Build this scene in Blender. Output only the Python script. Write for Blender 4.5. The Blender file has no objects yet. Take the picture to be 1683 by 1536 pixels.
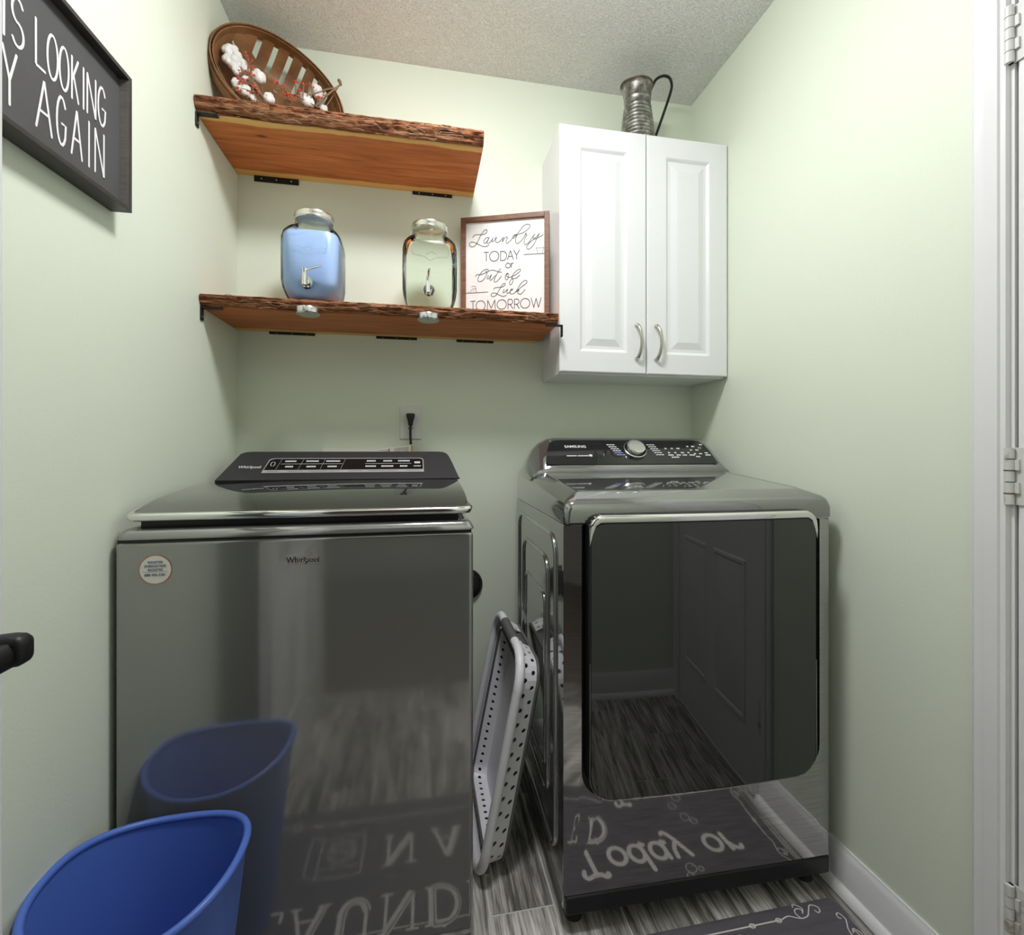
import bpy, bmesh, math, random
from mathutils import Vector, Matrix, noise

S = bpy.context.scene
COL = S.collection
R = math.radians
PI = math.pi
random.seed(7)

# ------------------------------------------------------------------ camera
cam = bpy.data.cameras.new('camera')
cam.sensor_width = 36.0
cam.lens = 36.0 * 781.4 / 1683.0
cam.shift_y = -(768.0 - 738.2) / 1683.0
cam.clip_start = 0.02
camo = bpy.data.objects.new('camera', cam)
COL.objects.link(camo)
camo.location = (0, 0, 1.075)
camo.rotation_euler = (R(90), 0, R(-10.79))
S.camera = camo

# ------------------------------------------------------------------ world, light, exposure
w = bpy.data.worlds.new('world')
S.world = w
w.use_nodes = True
w.node_tree.nodes['Background'].inputs[0].default_value = (0.9, 0.95, 1.0, 1)
w.node_tree.nodes['Background'].inputs[1].default_value = 0.25
vs = S.view_settings
vs.view_transform = 'Standard'
vs.look = 'None'
vs.gamma = 1.0
vs.use_curve_mapping = False
vs.exposure = 0.3
LAMP = 60.0       # emission of the laundry-room ceiling lamp

# room: x XL..XR, y FRONT..BACK, z 0..CEIL
XL, XR, BACK, FRONT, CEIL = -0.581, 1.018, 1.665, -0.06, 2.393
HXL, HXR, HBACK = -1.0, 1.45, -2.2

# ------------------------------------------------------------------ materials
MATS = {}
def newmat(name):
    m = bpy.data.materials.new(name)
    m.use_nodes = True
    MATS[name] = m
    return m, m.node_tree.nodes, m.node_tree.links, m.node_tree.nodes['Principled BSDF']

def setp(b, col=None, rough=None, metal=None, spec=None, coat=None, coatr=None, trans=None, ior=None, emit=None, estr=None):
    I = b.inputs
    if col is not None: I['Base Color'].default_value = (*col, 1)
    if rough is not None: I['Roughness'].default_value = rough
    if metal is not None: I['Metallic'].default_value = metal
    if spec is not None: I['Specular IOR Level'].default_value = spec
    if coat is not None: I['Coat Weight'].default_value = coat
    if coatr is not None: I['Coat Roughness'].default_value = coatr
    if trans is not None: I['Transmission Weight'].default_value = trans
    if ior is not None: I['IOR'].default_value = ior
    if emit is not None: I['Emission Color'].default_value = (*emit, 1)
    if estr is not None: I['Emission Strength'].default_value = estr

def tex(n, l, scale=(1, 1, 1), nscale=5.0, detail=4.0, rough=0.55, kind='noise', coord='Object', dist=0.0):
    tc = n.new('ShaderNodeTexCoord')
    mp = n.new('ShaderNodeMapping')
    mp.inputs['Scale'].default_value = scale
    l.new(tc.outputs[coord], mp.inputs['Vector'])
    if kind == 'noise':
        t = n.new('ShaderNodeTexNoise')
        t.inputs['Detail'].default_value = detail
        t.inputs['Roughness'].default_value = rough
        t.inputs['Distortion'].default_value = dist
    else:
        t = n.new('ShaderNodeTexVoronoi')
    t.inputs['Scale'].default_value = nscale
    l.new(mp.outputs[0], t.inputs['Vector'])
    return t, mp

def ramp(n, l, src, stops):
    r = n.new('ShaderNodeValToRGB')
    e = r.color_ramp.elements
    while len(e) > 1: e.remove(e[-1])
    e[0].position = stops[0][0]; e[0].color = (*stops[0][1], 1)
    for p, c in stops[1:]:
        x = e.new(p); x.color = (*c, 1)
    l.new(src, r.inputs[0])
    return r

def bump(n, l, b, src, strength, dist):
    bp = n.new('ShaderNodeBump')
    bp.inputs['Strength'].default_value = strength
    bp.inputs['Distance'].default_value = dist
    l.new(src, bp.inputs['Height'])
    l.new(bp.outputs[0], b.inputs['Normal'])
    return bp

def plain(name, col, rough=0.5, metal=0.0, **k):
    m, n, l, b = newmat(name)
    setp(b, col, rough, metal, **k)
    return m

def noisy(name, stops, rough=0.5, metal=0.0, scale=(1, 1, 1), nscale=6.0, detail=5.0, bs=0.0, bd=0.001, **k):
    m, n, l, b = newmat(name)
    setp(b, stops[0][1], rough, metal, **k)
    t, mp = tex(n, l, scale, nscale, detail)
    r = ramp(n, l, t.outputs['Fac'], stops)
    l.new(r.outputs[0], b.inputs['Base Color'])
    if bs: bump(n, l, b, t.outputs['Fac'], bs, bd)
    return m

# wall paint: pale sage, fine roller texture
m, n, l, b = newmat('wall_paint')
setp(b, (0.775, 0.822, 0.690), 0.48, spec=0.35)
t, _ = tex(n, l, nscale=170, detail=2)
bump(n, l, b, t.outputs['Fac'], 0.10, 0.002)
# popcorn ceiling
m, n, l, b = newmat('ceiling_stipple')
setp(b, (0.80, 0.78, 0.74), 0.9, spec=0.1)
t, _ = tex(n, l, nscale=165, detail=2.0, rough=0.5)
r = ramp(n, l, t.outputs['Fac'], [(0.50, (0, 0, 0)), (0.66, (1, 1, 1))])
bump(n, l, b, r.outputs[0], 0.75, 0.0050)
r2 = ramp(n, l, t.outputs['Fac'], [(0.52, (0.86, 0.855, 0.835)), (0.62, (0.99, 0.99, 0.98))])
l.new(r2.outputs[0], b.inputs['Base Color'])
noisy('hall_paint', [(0.3, (0.52, 0.49, 0.44)), (0.7, (0.55, 0.52, 0.47))], 0.6, nscale=3)
noisy('hall_carpet', [(0.3, (0.15, 0.115, 0.09)), (0.7, (0.20, 0.155, 0.12))], 0.95, nscale=120, bs=0.5, bd=0.004)
noisy('white_trim', [(0.3, (0.80, 0.79, 0.80)), (0.7, (0.84, 0.83, 0.84))], 0.32, nscale=4, spec=0.45)
noisy('white_cabinet', [(0.3, (0.80, 0.80, 0.81)), (0.7, (0.83, 0.83, 0.84))], 0.30, nscale=3, spec=0.45)
noisy('grout', [(0.3, (0.58, 0.57, 0.54)), (0.7, (0.68, 0.67, 0.64))], 0.85, nscale=30)
# wood-look floor plank (grain runs along local y)
m, n, l, b = newmat('floor_plank')
setp(b, (0.2, 0.19, 0.18), 0.42, spec=0.4)
oi = n.new('ShaderNodeObjectInfo')
ad = n.new('ShaderNodeVectorMath'); ad.operation = 'ADD'
sc = n.new('ShaderNodeMath'); sc.operation = 'MULTIPLY'; sc.inputs[1].default_value = 37.0
l.new(oi.outputs['Random'], sc.inputs[0])
t, mp = tex(n, l, (26, 1.6, 1), 3.2, 7, 0.68, dist=0.6)
tc = mp.inputs['Vector'].links[0].from_socket
l.new(tc, ad.inputs[0]); l.new(sc.outputs[0], ad.inputs[1]); l.new(ad.outputs[0], mp.inputs['Vector'])
t2, mp2 = tex(n, l, (4, 0.8, 1), 2.0, 3)
l.new(ad.outputs[0], mp2.inputs['Vector'])
mx = n.new('ShaderNodeMath'); mx.operation = 'MULTIPLY_ADD'; mx.inputs[1].default_value = 0.45
l.new(t2.outputs['Fac'], mx.inputs[0]); l.new(t.outputs['Fac'], mx.inputs[2])
r = ramp(n, l, mx.outputs[0], [(0.50, (0.035, 0.032, 0.030)), (0.64, (0.13, 0.12, 0.11)), (0.75, (0.33, 0.31, 0.285)), (0.88, (0.60, 0.57, 0.53))])
hs = n.new('ShaderNodeHueSaturation')
vm = n.new('ShaderNodeMapRange'); vm.inputs['To Min'].default_value = 1.0; vm.inputs['To Max'].default_value = 1.6
l.new(oi.outputs['Random'], vm.inputs['Value']); l.new(vm.outputs[0], hs.inputs['Value'])
l.new(r.outputs[0], hs.inputs['Color']); l.new(hs.outputs[0], b.inputs['Base Color'])
bump(n, l, b, t.outputs['Fac'], 0.25, 0.001)
# machines
m, n, l, b = newmat('washer_steel')
setp(b, (0.36, 0.355, 0.345), 0.075, 0.66, spec=0.6)
m, n, l, b = newmat('dryer_steel')
setp(b, (0.30, 0.29, 0.295), 0.05, 0.95)
t, _ = tex(n, l, (3, 3, 240), 3, 4)
bump(n, l, b, t.outputs['Fac'], 0.008, 0.001)
r = ramp(n, l, t.outputs['Fac'], [(0.35, (0.38, 0.372, 0.372)), (0.65, (0.53, 0.52, 0.52))])
l.new(r.outputs[0], b.inputs['Base Color'])
plain('dryer_side', (0.40, 0.405, 0.395), 0.09, 0.9, coat=0.3, coatr=0.05)
plain('dryer_top', (0.27, 0.27, 0.262), 0.08, 0.75, coat=1.0, coatr=0.03)
plain('black_glass', (0.012, 0.012, 0.013), 0.035, spec=0.62)
plain('door_glass', (0.010, 0.010, 0.011), 0.025, spec=1.0)
plain('lid_glass', (0.030, 0.031, 0.030), 0.03, spec=1.0, coat=0.4, coatr=0.02)
plain('console_charcoal', (0.052, 0.050, 0.054), 0.38, 0.35, spec=0.4)
plain('gap_black', (0.006, 0.006, 0.006), 0.35)
plain('chrome', (0.82, 0.81, 0.80), 0.07, 1.0)
plain('satin_chrome', (0.62, 0.62, 0.62), 0.22, 1.0)
plain('strip_silver', (0.50, 0.50, 0.50), 0.35, 0.3)
plain('nickel', (0.52, 0.50, 0.45), 0.20, 1.0)
plain('kick_plastic', (0.020, 0.020, 0.021), 0.35, spec=0.4)
plain('print_white', (0.75, 0.75, 0.75), 0.5)
plain('print_dim', (0.32, 0.32, 0.33), 0.5)
plain('print_blue', (0.25, 0.32, 0.75), 0.5)
plain('logo_dark', (0.05, 0.05, 0.05), 0.3, 0.5)
plain('gold', (0.75, 0.52, 0.30), 0.2, 1.0)
plain('sticker_white', (0.82, 0.80, 0.72), 0.5)
plain('sticker_red', (0.62, 0.16, 0.10), 0.5)
plain('ink_blue', (0.06, 0.08, 0.22), 0.5)
plain('rubber', (0.02, 0.02, 0.02), 0.7)
# wood
def shelfwood():
    m, n, l, b = newmat('cedar_board')
    setp(b, (0.3, 0.1, 0.04), 0.5, spec=0.3)
    t, mp = tex(n, l, (1.2, 14, 6), 3.0, 6, 0.6, dist=0.8)
    r = ramp(n, l, t.outputs['Fac'], [(0.30, (0.34, 0.090, 0.022)), (0.48, (0.55, 0.165, 0.042)), (0.60, (0.64, 0.21, 0.058)), (0.75, (0.70, 0.26, 0.08))])
    # knots
    v, _ = tex(n, l, (2.4, 7.0, 1), 1.6, kind='voronoi')
    kr = ramp(n, l, v.outputs['Distance'], [(0.035, (1, 1, 1)), (0.085, (0, 0, 0))])
    mk = n.new('ShaderNodeMix'); mk.data_type = 'RGBA'
    l.new(kr.outputs[0], mk.inputs[0]); l.new(r.outputs[0], mk.inputs[6]); mk.inputs[7].default_value = (0.06, 0.016, 0.006, 1)
    # pale sapwood bands along both long edges
    tc = n.new('ShaderNodeTexCoord'); sp = n.new('ShaderNodeSeparateXYZ')
    l.new(tc.outputs['Object'], sp.inputs[0])
    t3, _ = tex(n, l, (3, 1, 1), 2.0, 3)
    wv = n.new('ShaderNodeMath'); wv.operation = 'MULTIPLY_ADD'; wv.inputs[1].default_value = 0.030
    l.new(t3.outputs['Fac'], wv.inputs[0]); l.new(sp.outputs['Y'], wv.inputs[2])
    sr = ramp(n, l, wv.outputs[0], [(0.0, (0, 0, 0))])
    fr = n.new('ShaderNodeMapRange'); fr.inputs[1].default_value = -0.247; fr.inputs[2].default_value = -0.242; fr.inputs[3].default_value = 1; fr.inputs[4].default_value = 0
    l.new(wv.outputs[0], fr.inputs[0])
    bk = n.new('ShaderNodeMapRange'); bk.inputs[1].default_value = -0.020; bk.inputs[2].default_value = -0.015; bk.inputs[3].default_value = 0; bk.inputs[4].default_value = 1
    l.new(wv.outputs[0], bk.inputs[0])
    mxx = n.new('ShaderNodeMath'); mxx.operation = 'MAXIMUM'
    l.new(fr.outputs[0], mxx.inputs[0]); l.new(bk.outputs[0], mxx.inputs[1])
    mk2 = n.new('ShaderNodeMix'); mk2.data_type = 'RGBA'
    r3 = ramp(n, l, t.outputs['Fac'], [(0.3, (0.80, 0.45, 0.13)), (0.7, (0.88, 0.55, 0.20))])
    l.new(mxx.outputs[0], mk2.inputs[0]); l.new(mk.outputs[2], mk2.inputs[6]); l.new(r3.outputs[0], mk2.inputs[7])
    l.new(mk2.outputs[2], b.inputs['Base Color'])
    bump(n, l, b, t.outputs['Fac'], 0.15, 0.001)
shelfwood()
m, n, l, b = newmat('cedar_bark')
setp(b, (0.2, 0.1, 0.05), 0.8, spec=0.15)
t, _ = tex(n, l, (3.0, 40, 40), 3.0, 7, 0.7, dist=1.0)
r = ramp(n, l, t.outputs['Fac'], [(0.30, (0.020, 0.008, 0.005)), (0.42, (0.12, 0.040, 0.020)), (0.52, (0.30, 0.12, 0.055)), (0.62, (0.42, 0.22, 0.115)), (0.72, (0.60, 0.40, 0.25))])
l.new(r.outputs[0], b.inputs['Base Color'])
bump(n, l, b, t.outputs['Fac'], 0.9, 0.004)
noisy('basket_wood', [(0.3, (0.13, 0.056, 0.019)), (0.55, (0.24, 0.112, 0.042)), (0.75, (0.36, 0.19, 0.075))], 0.5, scale=(1, 1, 1), nscale=14, detail=6, bs=0.2, bd=0.001)
noisy('frame_brown', [(0.3, (0.13, 0.052, 0.025)), (0.7, (0.24, 0.105, 0.058))], 0.5, scale=(6, 6, 30), nscale=6)
noisy('sign_white', [(0.3, (0.83, 0.82, 0.81)), (0.7, (0.86, 0.85, 0.84))], 0.6, nscale=3)
plain('ink_dark', (0.060, 0.048, 0.058), 0.7)
noisy('frame_black', [(0.3, (0.030, 0.027, 0.026)), (0.7, (0.052, 0.046, 0.044))], 0.45, nscale=20)
noisy('frame_inner', [(0.3, (0.16, 0.14, 0.125)), (0.7, (0.22, 0.195, 0.175))], 0.6, scale=(10, 10, 60), nscale=5)
noisy('chalkboard', [(0.3, (0.068, 0.067, 0.070)), (0.7, (0.085, 0.084, 0.088))], 0.55, nscale=5)
plain('chalk', (0.82, 0.80, 0.80), 0.8)
plain('black_iron', (0.012, 0.012, 0.012), 0.45, 0.3)
# jar glass: thin clear glass
m, n, l, b = newmat('clear_glass')
n.remove(b)
out = n['Material Output']
tr = n.new('ShaderNodeBsdfTransparent'); tr.inputs[0].default_value = (0.955, 0.975, 0.955, 1)
gl = n.new('ShaderNodeBsdfGlossy'); gl.inputs['Roughness'].default_value = 0.02; gl.inputs[0].default_value = (1, 1, 1, 1)
lw = n.new('ShaderNodeLayerWeight'); lw.inputs['Blend'].default_value = 0.11
mixs = n.new('ShaderNodeMixShader')
l.new(lw.outputs['Fresnel'], mixs.inputs[0]); l.new(tr.outputs[0], mixs.inputs[1]); l.new(gl.outputs[0], mixs.inputs[2]); l.new(mixs.outputs[0], out.inputs[0])
plain('blue_liquid', (0.47, 0.60, 1.0), 0.25, spec=0.5)
plain('jar_lid', (0.70, 0.68, 0.62), 0.25, 1.0)
noisy('galvanized', [(0.30, (0.13, 0.125, 0.11)), (0.5, (0.27, 0.265, 0.24)), (0.7, (0.52, 0.51, 0.47))], 0.34, 0.85, nscale=55, detail=3, bs=0.3, bd=0.001)
noisy('rusty_rim', [(0.3, (0.10, 0.06, 0.04)), (0.7, (0.24, 0.15, 0.09))], 0.5, 0.5, nscale=60)
noisy('cotton', [(0.3, (0.80, 0.77, 0.75)), (0.7, (0.93, 0.91, 0.90))], 0.95, nscale=60, bs=0.5, bd=0.003)
noisy('husk', [(0.3, (0.09, 0.045, 0.028)), (0.7, (0.25, 0.15, 0.09))], 0.8, nscale=40)
noisy('twig', [(0.3, (0.20, 0.115, 0.06)), (0.7, (0.36, 0.24, 0.14))], 0.8, nscale=40)
plain('berry_red', (0.72, 0.075, 0.045), 0.4)
noisy('bin_blue', [(0.3, (0.085, 0.165, 0.56)), (0.7, (0.095, 0.185, 0.60))], 0.36, nscale=4, spec=0.4)
plain('basket_white', (0.86, 0.85, 0.88), 0.35)
plain('basket_grey', (0.12, 0.12, 0.115), 0.5)
plain('outlet_plastic', (0.80, 0.79, 0.76), 0.35)
plain('paper', (0.80, 0.78, 0.66), 0.7)
plain('paper_print', (0.30, 0.28, 0.26), 0.7)
plain('paper_orange', (0.65, 0.20, 0.06), 0.7)
noisy('mat_fabric', [(0.3, (0.100, 0.088, 0.102)), (0.7, (0.140, 0.124, 0.142))], 0.75, scale=(2, 9, 1), nscale=6, bs=0.1, bd=0.001)
plain('mat_print', (0.70, 0.66, 0.62), 0.75)
noisy('hinge_paint', [(0.34, (0.36, 0.31, 0.25)), (0.42, (0.66, 0.65, 0.62)), (0.7, (0.70, 0.69, 0.67))], 0.4, nscale=18)
plain('rust', (0.16, 0.08, 0.03), 0.7)
m, n, l, b = newmat('lamp_diffuser')
setp(b, (0.9, 0.9, 0.88), 0.5, emit=(0.96, 0.97, 1.0), estr=LAMP)

# ------------------------------------------------------------------ mesh helpers
class MB:
    def __init__(s): s.v = []; s.f = []; s.k = 0
    def add(s, vs, fs):
        o = len(s.v); s.v += [tuple(p) for p in vs]; s.f += [tuple(i + o for i in f) for f in fs]; return s
    def box(s, x0, x1, y0, y1, z0, z1):
        return s.add([(x, y, z) for z in (z0, z1) for y in (y0, y1) for x in (x0, x1)],
                     [(0, 2, 3, 1), (4, 5, 7, 6), (0, 1, 5, 4), (2, 6, 7, 3), (0, 4, 6, 2), (1, 3, 7, 5)])
    def loft(s, rings, closed=True, cap0=True, cap1=True):
        n = len(rings[0]); vs = [p for r in rings for p in r]; fs = []
        for i in range(len(rings) - 1):
            for j in range(n if closed else n - 1):
                k = (j + 1) % n
                fs.append((i * n + j, i * n + k, (i + 1) * n + k, (i + 1) * n + j))
        if cap0: fs.append(tuple(range(n - 1, -1, -1)))
        if cap1: fs.append(tuple(range((len(rings) - 1) * n, len(rings) * n)))
        return s.add(vs, fs)
    def cyl(s, p0, p1, r0, r1=None, n=24, caps=True):
        r1 = r0 if r1 is None else r1
        p0, p1 = Vector(p0), Vector(p1); d = (p1 - p0).normalized()
        a = d.orthogonal().normalized(); b = d.cross(a)
        rg = [[p + (a * math.cos(2 * PI * i / n) + b * math.sin(2 * PI * i / n)) * r for i in range(n)] for p, r in ((p0, r0), (p1, r1))]
        return s.loft(rg, True, caps, caps)
    def tube(s, path, r, n=10, closed=False, flat=1.0, up=None):
        P = [Vector(p) for p in path]; m = len(P); rings = []; a = None
        for i in range(m):
            if closed: d = (P[(i + 1) % m] - P[i - 1]).normalized()
            else: d = (P[min(i + 1, m - 1)] - P[max(i - 1, 0)]).normalized()
            if up is not None: a = (Vector(up) - d * d.dot(Vector(up))).normalized()
            elif a is None: a = d.orthogonal().normalized()
            else: a = (a - d * a.dot(d)).normalized()
            b = d.cross(a); rr = r[i] if isinstance(r, (list, tuple)) else r
            rings.append([P[i] + (a * math.cos(2 * PI * k / n) + b * math.sin(2 * PI * k / n) * flat) * rr for k in range(n)])
        if closed:
            rings.append(rings[0]); return s.loft(rings, True, False, False)
        return s.loft(rings)
    def lathe(s, prof, c=(0, 0, 0), n=40, cap0=True, cap1=True):
        c = Vector(c)
        return s.loft([[c + Vector((r * math.cos(2 * PI * i / n), r * math.sin(2 * PI * i / n), z)) for i in range(n)] for r, z in prof], True, cap0, cap1)
    def sphere(s, c, r, n=10, m=7, sc=(1, 1, 1)):
        c = Vector(c); rings = []
        for i in range(1, m):
            th = PI * i / m
            rings.append([c + Vector((sc[0] * r * math.sin(th) * math.cos(2 * PI * k / n), sc[1] * r * math.sin(th) * math.sin(2 * PI * k / n), -sc[2] * r * math.cos(th))) for k in range(n)])
        return s.loft(rings)
    def ribbon(s, path, wd, fn, closed=False, caps=True):
        """flat stroke: 2-D centre line -> quads, mapped to 3-D by fn(x, y)"""
        P = [Vector((p[0], p[1])) for p in path]; m = len(P)
        if m < 2: return s
        vs = []; fs = []
        for i in range(m):
            if closed: d = P[(i + 1) % m] - P[i - 1]
            else: d = P[min(i + 1, m - 1)] - P[max(i - 1, 0)]
            if d.length < 1e-9: d = Vector((1, 0))
            d.normalize(); nn = Vector((-d.y, d.x))
            ww = wd[i] if isinstance(wd, (list, tuple)) else wd
            k = 1.0
            if 0 < i < m - 1:
                e = (P[i] - P[i - 1]).normalized(); c = abs(e.dot(d)); k = 1.0 / max(c, 0.6)
            vs += [fn(*(P[i] + nn * ww / 2 * k)), fn(*(P[i] - nn * ww / 2 * k))]
        for i in range(m if closed else m - 1):
            j = (i + 1) % m; fs.append((2 * i, 2 * i + 1, 2 * j + 1, 2 * j))
        e1, e2 = Vector(fn(1e-3, 0)) - Vector(fn(0, 0)), Vector(fn(0, 1e-3)) - Vector(fn(0, 0))
        up = e1.cross(e2).normalized(); s.k += 1; lift = (s.k % 7) * 2e-5
        vs = [tuple(Vector(v) + up * (lift + (0 if closed else 1.2e-4 * (q // 2) / m))) for q, v in enumerate(vs)]
        s.add(vs, fs)
        if caps and not closed:
            for q, sgn in ((0, -1), (m - 1, 1)):
                ww = wd[q] if isinstance(wd, (list, tuple)) else wd
                d = (P[1] - P[0]) if q == 0 else (P[-1] - P[-2]); ang = math.atan2(d.y, d.x) + (PI if q == 0 else 0)
                s.add([fn(P[q].x + ww / 2 * math.cos(ang + a), P[q].y + ww / 2 * math.sin(ang + a)) for a in [PI / 2 - PI * k / 6 for k in range(7)]], [tuple(range(7))])
        return s

def smooth_path(pts, k=5, closed=False):
    P = [Vector(p) for p in pts]; m = len(P); out = []
    for i in range(m if closed else m - 1):
        if closed: a, b, c, d = P[i - 1], P[i], P[(i + 1) % m], P[(i + 2) % m]
        else: a, b, c, d = P[max(i - 1, 0)], P[i], P[i + 1], P[min(i + 2, m - 1)]
        for j in range(k):
            t = j / k
            out.append(0.5 * ((2 * b) + (c - a) * t + (2 * a - 5 * b + 4 * c - d) * t * t + (3 * b - a - 3 * c + d) * t ** 3))
    if not closed: out.append(P[-1])
    return out

def rrect(x0, x1, y0, y1, r, n=5):
    out = []
    for cx, cy, a0 in ((x1 - r, y0 + r, -90), (x1 - r, y1 - r, 0), (x0 + r, y1 - r, 90), (x0 + r, y0 + r, 180)):
        for i in range(n + 1):
            a = R(a0 + 90 * i / n); out.append((cx + r * math.cos(a), cy + r * math.sin(a)))
    return out

def offset_of(o):
    v = Vector((0, 0, 0))
    while o is not None: v = v + o.location; o = o.parent
    return v

def obj(name, mb, mat, parent=None, angle=35, bevel=0.0, seg=2, solid=0.0, solid_off=0.0, loc=None, weld=0.0, kind=None):
    """one mesh object; vertices are given in room coordinates"""
    off = offset_of(parent) if parent is not None else (Vector(loc) if loc is not None else Vector((0, 0, 0)))
    me = bpy.data.meshes.new(name)
    me.from_pydata([(x - off.x, y - off.y, z - off.z) for x, y, z in mb.v], [], mb.f)
    me.validate()
    bm = bmesh.new(); bm.from_mesh(me)
    if weld: bmesh.ops.remove_doubles(bm, verts=bm.verts, dist=weld)
    bmesh.ops.recalc_face_normals(bm, faces=bm.faces); bm.to_mesh(me); bm.free()
    me.materials.append(MATS[mat])
    o = bpy.data.objects.new(name, me); COL.objects.link(o)
    if parent is not None: o.parent = parent
    else: o.location = off
    if angle:
        for p in me.polygons: p.use_smooth = True
        me.set_sharp_from_angle(angle=R(angle))
    if kind: o['kind'] = kind
    if solid:
        md = o.modifiers.new('thickness', 'SOLIDIFY'); md.thickness = solid; md.offset = solid_off
    if bevel:
        md = o.modifiers.new('bevel', 'BEVEL'); md.width = bevel; md.segments = seg; md.limit_method = 'ANGLE'; md.angle_limit = R(40); md.harden_normals = True
    return o

def tag(o, label=None, cat=None, group=None, kind=None):
    if label: o['label'] = label
    if cat: o['category'] = cat
    if group: o['group'] = group
    if kind: o['kind'] = kind
    return o

def thing(name, label, cat, loc, group=None, rotz=0.0):
    o = bpy.data.objects.new(name, None); COL.objects.link(o)
    o.location = loc; o.rotation_euler = (0, 0, rotz); o.empty_display_size = 0.05
    return tag(o, label, cat, group)

def struct(name, mb, mat, parent=None, **k):
    o = obj(name, mb, mat, parent, **k)
    if parent is None: o['kind'] = 'structure'
    return o

def text_mb(body, size, fn, align='LEFT', xs=1.0, shear=0.0, off=0.0):
    """built-in font outline laid flat through fn(x, y)"""
    cu = bpy.data.curves.new('t', 'FONT'); cu.body = body; cu.size = size; cu.align_x = align; cu.shear = shear; cu.offset = off; cu.resolution_u = 3
    o = bpy.data.objects.new('t', cu); COL.objects.link(o)
    dg = bpy.context.evaluated_depsgraph_get(); me = bpy.data.meshes.new_from_object(o.evaluated_get(dg))
    mb = MB(); mb.add([fn(v.co.x * xs, v.co.y) for v in me.vertices], [tuple(p.vertices) for p in me.polygons])
    bpy.data.objects.remove(o); bpy.data.curves.remove(cu); bpy.data.meshes.remove(me)
    return mb

# single-stroke capitals in a unit box
def arc(cx, cy, rx, ry, a0, a1, n=14):
    return [(cx + rx * math.cos(R(a0 + (a1 - a0) * i / n)), cy + ry * math.sin(R(a0 + (a1 - a0) * i / n))) for i in range(n + 1)]
GL = {
 'A': [[(0, 0), (.5, 1), (1, 0)], [(.2, .36), (.8, .36)]],
 'D': [[(0, 0), (0, 1), (.4, 1)] + arc(.4, .5, .6, .5, 90, -90) + [(0, 0)]],
 'E': [[(1, 0), (0, 0), (0, 1), (1, 1)], [(0, .52), (.75, .52)]],
 'G': [arc(.5, .5, .5, .5, 40, 320) + [(.95, .45), (.55, .45)]],
 'I': [[(.5, 0), (.5, 1)]],
 'K': [[(0, 0), (0, 1)], [(.95, 1), (.02, .45)], [(.25, .58), (1, 0)]],
 'L': [[(0, 1), (0, 0), (1, 0)]],
 'M': [[(0, 0), (.06, 1), (.5, .12), (.94, 1), (1, 0)]],
 'N': [[(0, 0), (0, 1), (1, 0), (1, 1)]],
 'O': [arc(.5, .5, .5, .5, 90, 450, 28)],
 'R': [[(0, 0), (0, 1), (.5, 1)] + arc(.5, .73, .45, .27, 90, -90) + [(0, .46)], [(.4, .46), (1, 0)]],
 'S': [arc(.5, .75, .46, .25, 30, 260, 12) + arc(.5, .25, .48, .25, 80, -150, 12)],
 'T': [[(0, 1), (1, 1)], [(.5, 1), (.5, 0)]],
 'U': [[(0, 1), (0, .35)] + arc(.5, .35, .5, .35, 180, 360) + [(1, 1)]],
 'W': [[(0, 1), (.27, 0), (.5, .95), (.73, 0), (1, 1)]],
 'Y': [[(0, 1), (.5, .45), (1, 1)], [(.5, .45), (.5, 0)]],
 'r': [[(.1, 0), (.1, 1)], [(.1, .55), (.35, .92), (1, .98)]],
}
def glyph(mb, ch, x0, x1, y0, y1, wd, fn):
    for st in GL[ch]:
        q = [(x0 + p[0] * (x1 - x0), y0 + p[1] * (y1 - y0)) for p in st]
        if len(q) <= 5 or ch in 'DRYUL':
            # keep corners: split strokes at sharp turns
            seg = [q[0]]
            for i in range(1, len(q)):
                seg.append(q[i])
                if i < len(q) - 1:
                    a = Vector(q[i]) - Vector(q[i - 1]); b = Vector(q[i + 1]) - Vector(q[i])
                    if a.length > 1e-6 and b.length > 1e-6 and a.angle(b) > R(40):
                        mb.ribbon(seg, wd, fn); seg = [q[i]]
            mb.ribbon(seg, wd, fn)
        else:
            mb.ribbon(q, wd, fn)

# ================================================================== THE SETTING
fl = struct('floor', MB().box(XL, XR, FRONT - 0.1, BACK, -0.06, -0.0012), 'grout', angle=0)
struct('floor_hall', MB().box(HXL, HXR, HBACK, FRONT - 0.1, -0.06, 0.004), 'hall_carpet', angle=0)
PW, PL, GAP = 0.152, 0.612, 0.0045
plank_cache = {}
def plank(x0, x1, y0, y1):
    if x1 - x0 < 0.01 or y1 - y0 < 0.01: return
    key = (round(x1 - x0, 4), round(y1 - y0, 4))
    if key not in plank_cache:
        hx, hy = (x1 - x0) / 2, (y1 - y0) / 2
        o = obj('plank', MB().box(-hx, hx, -hy, hy, -0.008, 0), 'floor_plank', None, angle=0)
        plank_cache[key] = o.data; COL.objects.unlink(o); bpy.data.objects.remove(o)
    o = bpy.data.objects.new('plank', plank_cache[key]); COL.objects.link(o); o.parent = fl
    o.location = ((x0 + x1) / 2, (y0 + y1) / 2, 0)
for i in range(-6, 6):
    gx = 0.308 + PW * i
    ph = 1.085 + (0.0, 0.37, 0.19)[(i + 1) % 3]
    for k in range(-4, 3):
        gy = ph + PL * k
        for (bx0, bx1, by0, by1) in ((XL, XR, FRONT - 0.1, BACK),):
            plank(max(gx + GAP / 2, bx0), min(gx + PW - GAP / 2, bx1), max(gy + GAP / 2, by0), min(gy + PL - GAP / 2, by1))

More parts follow.
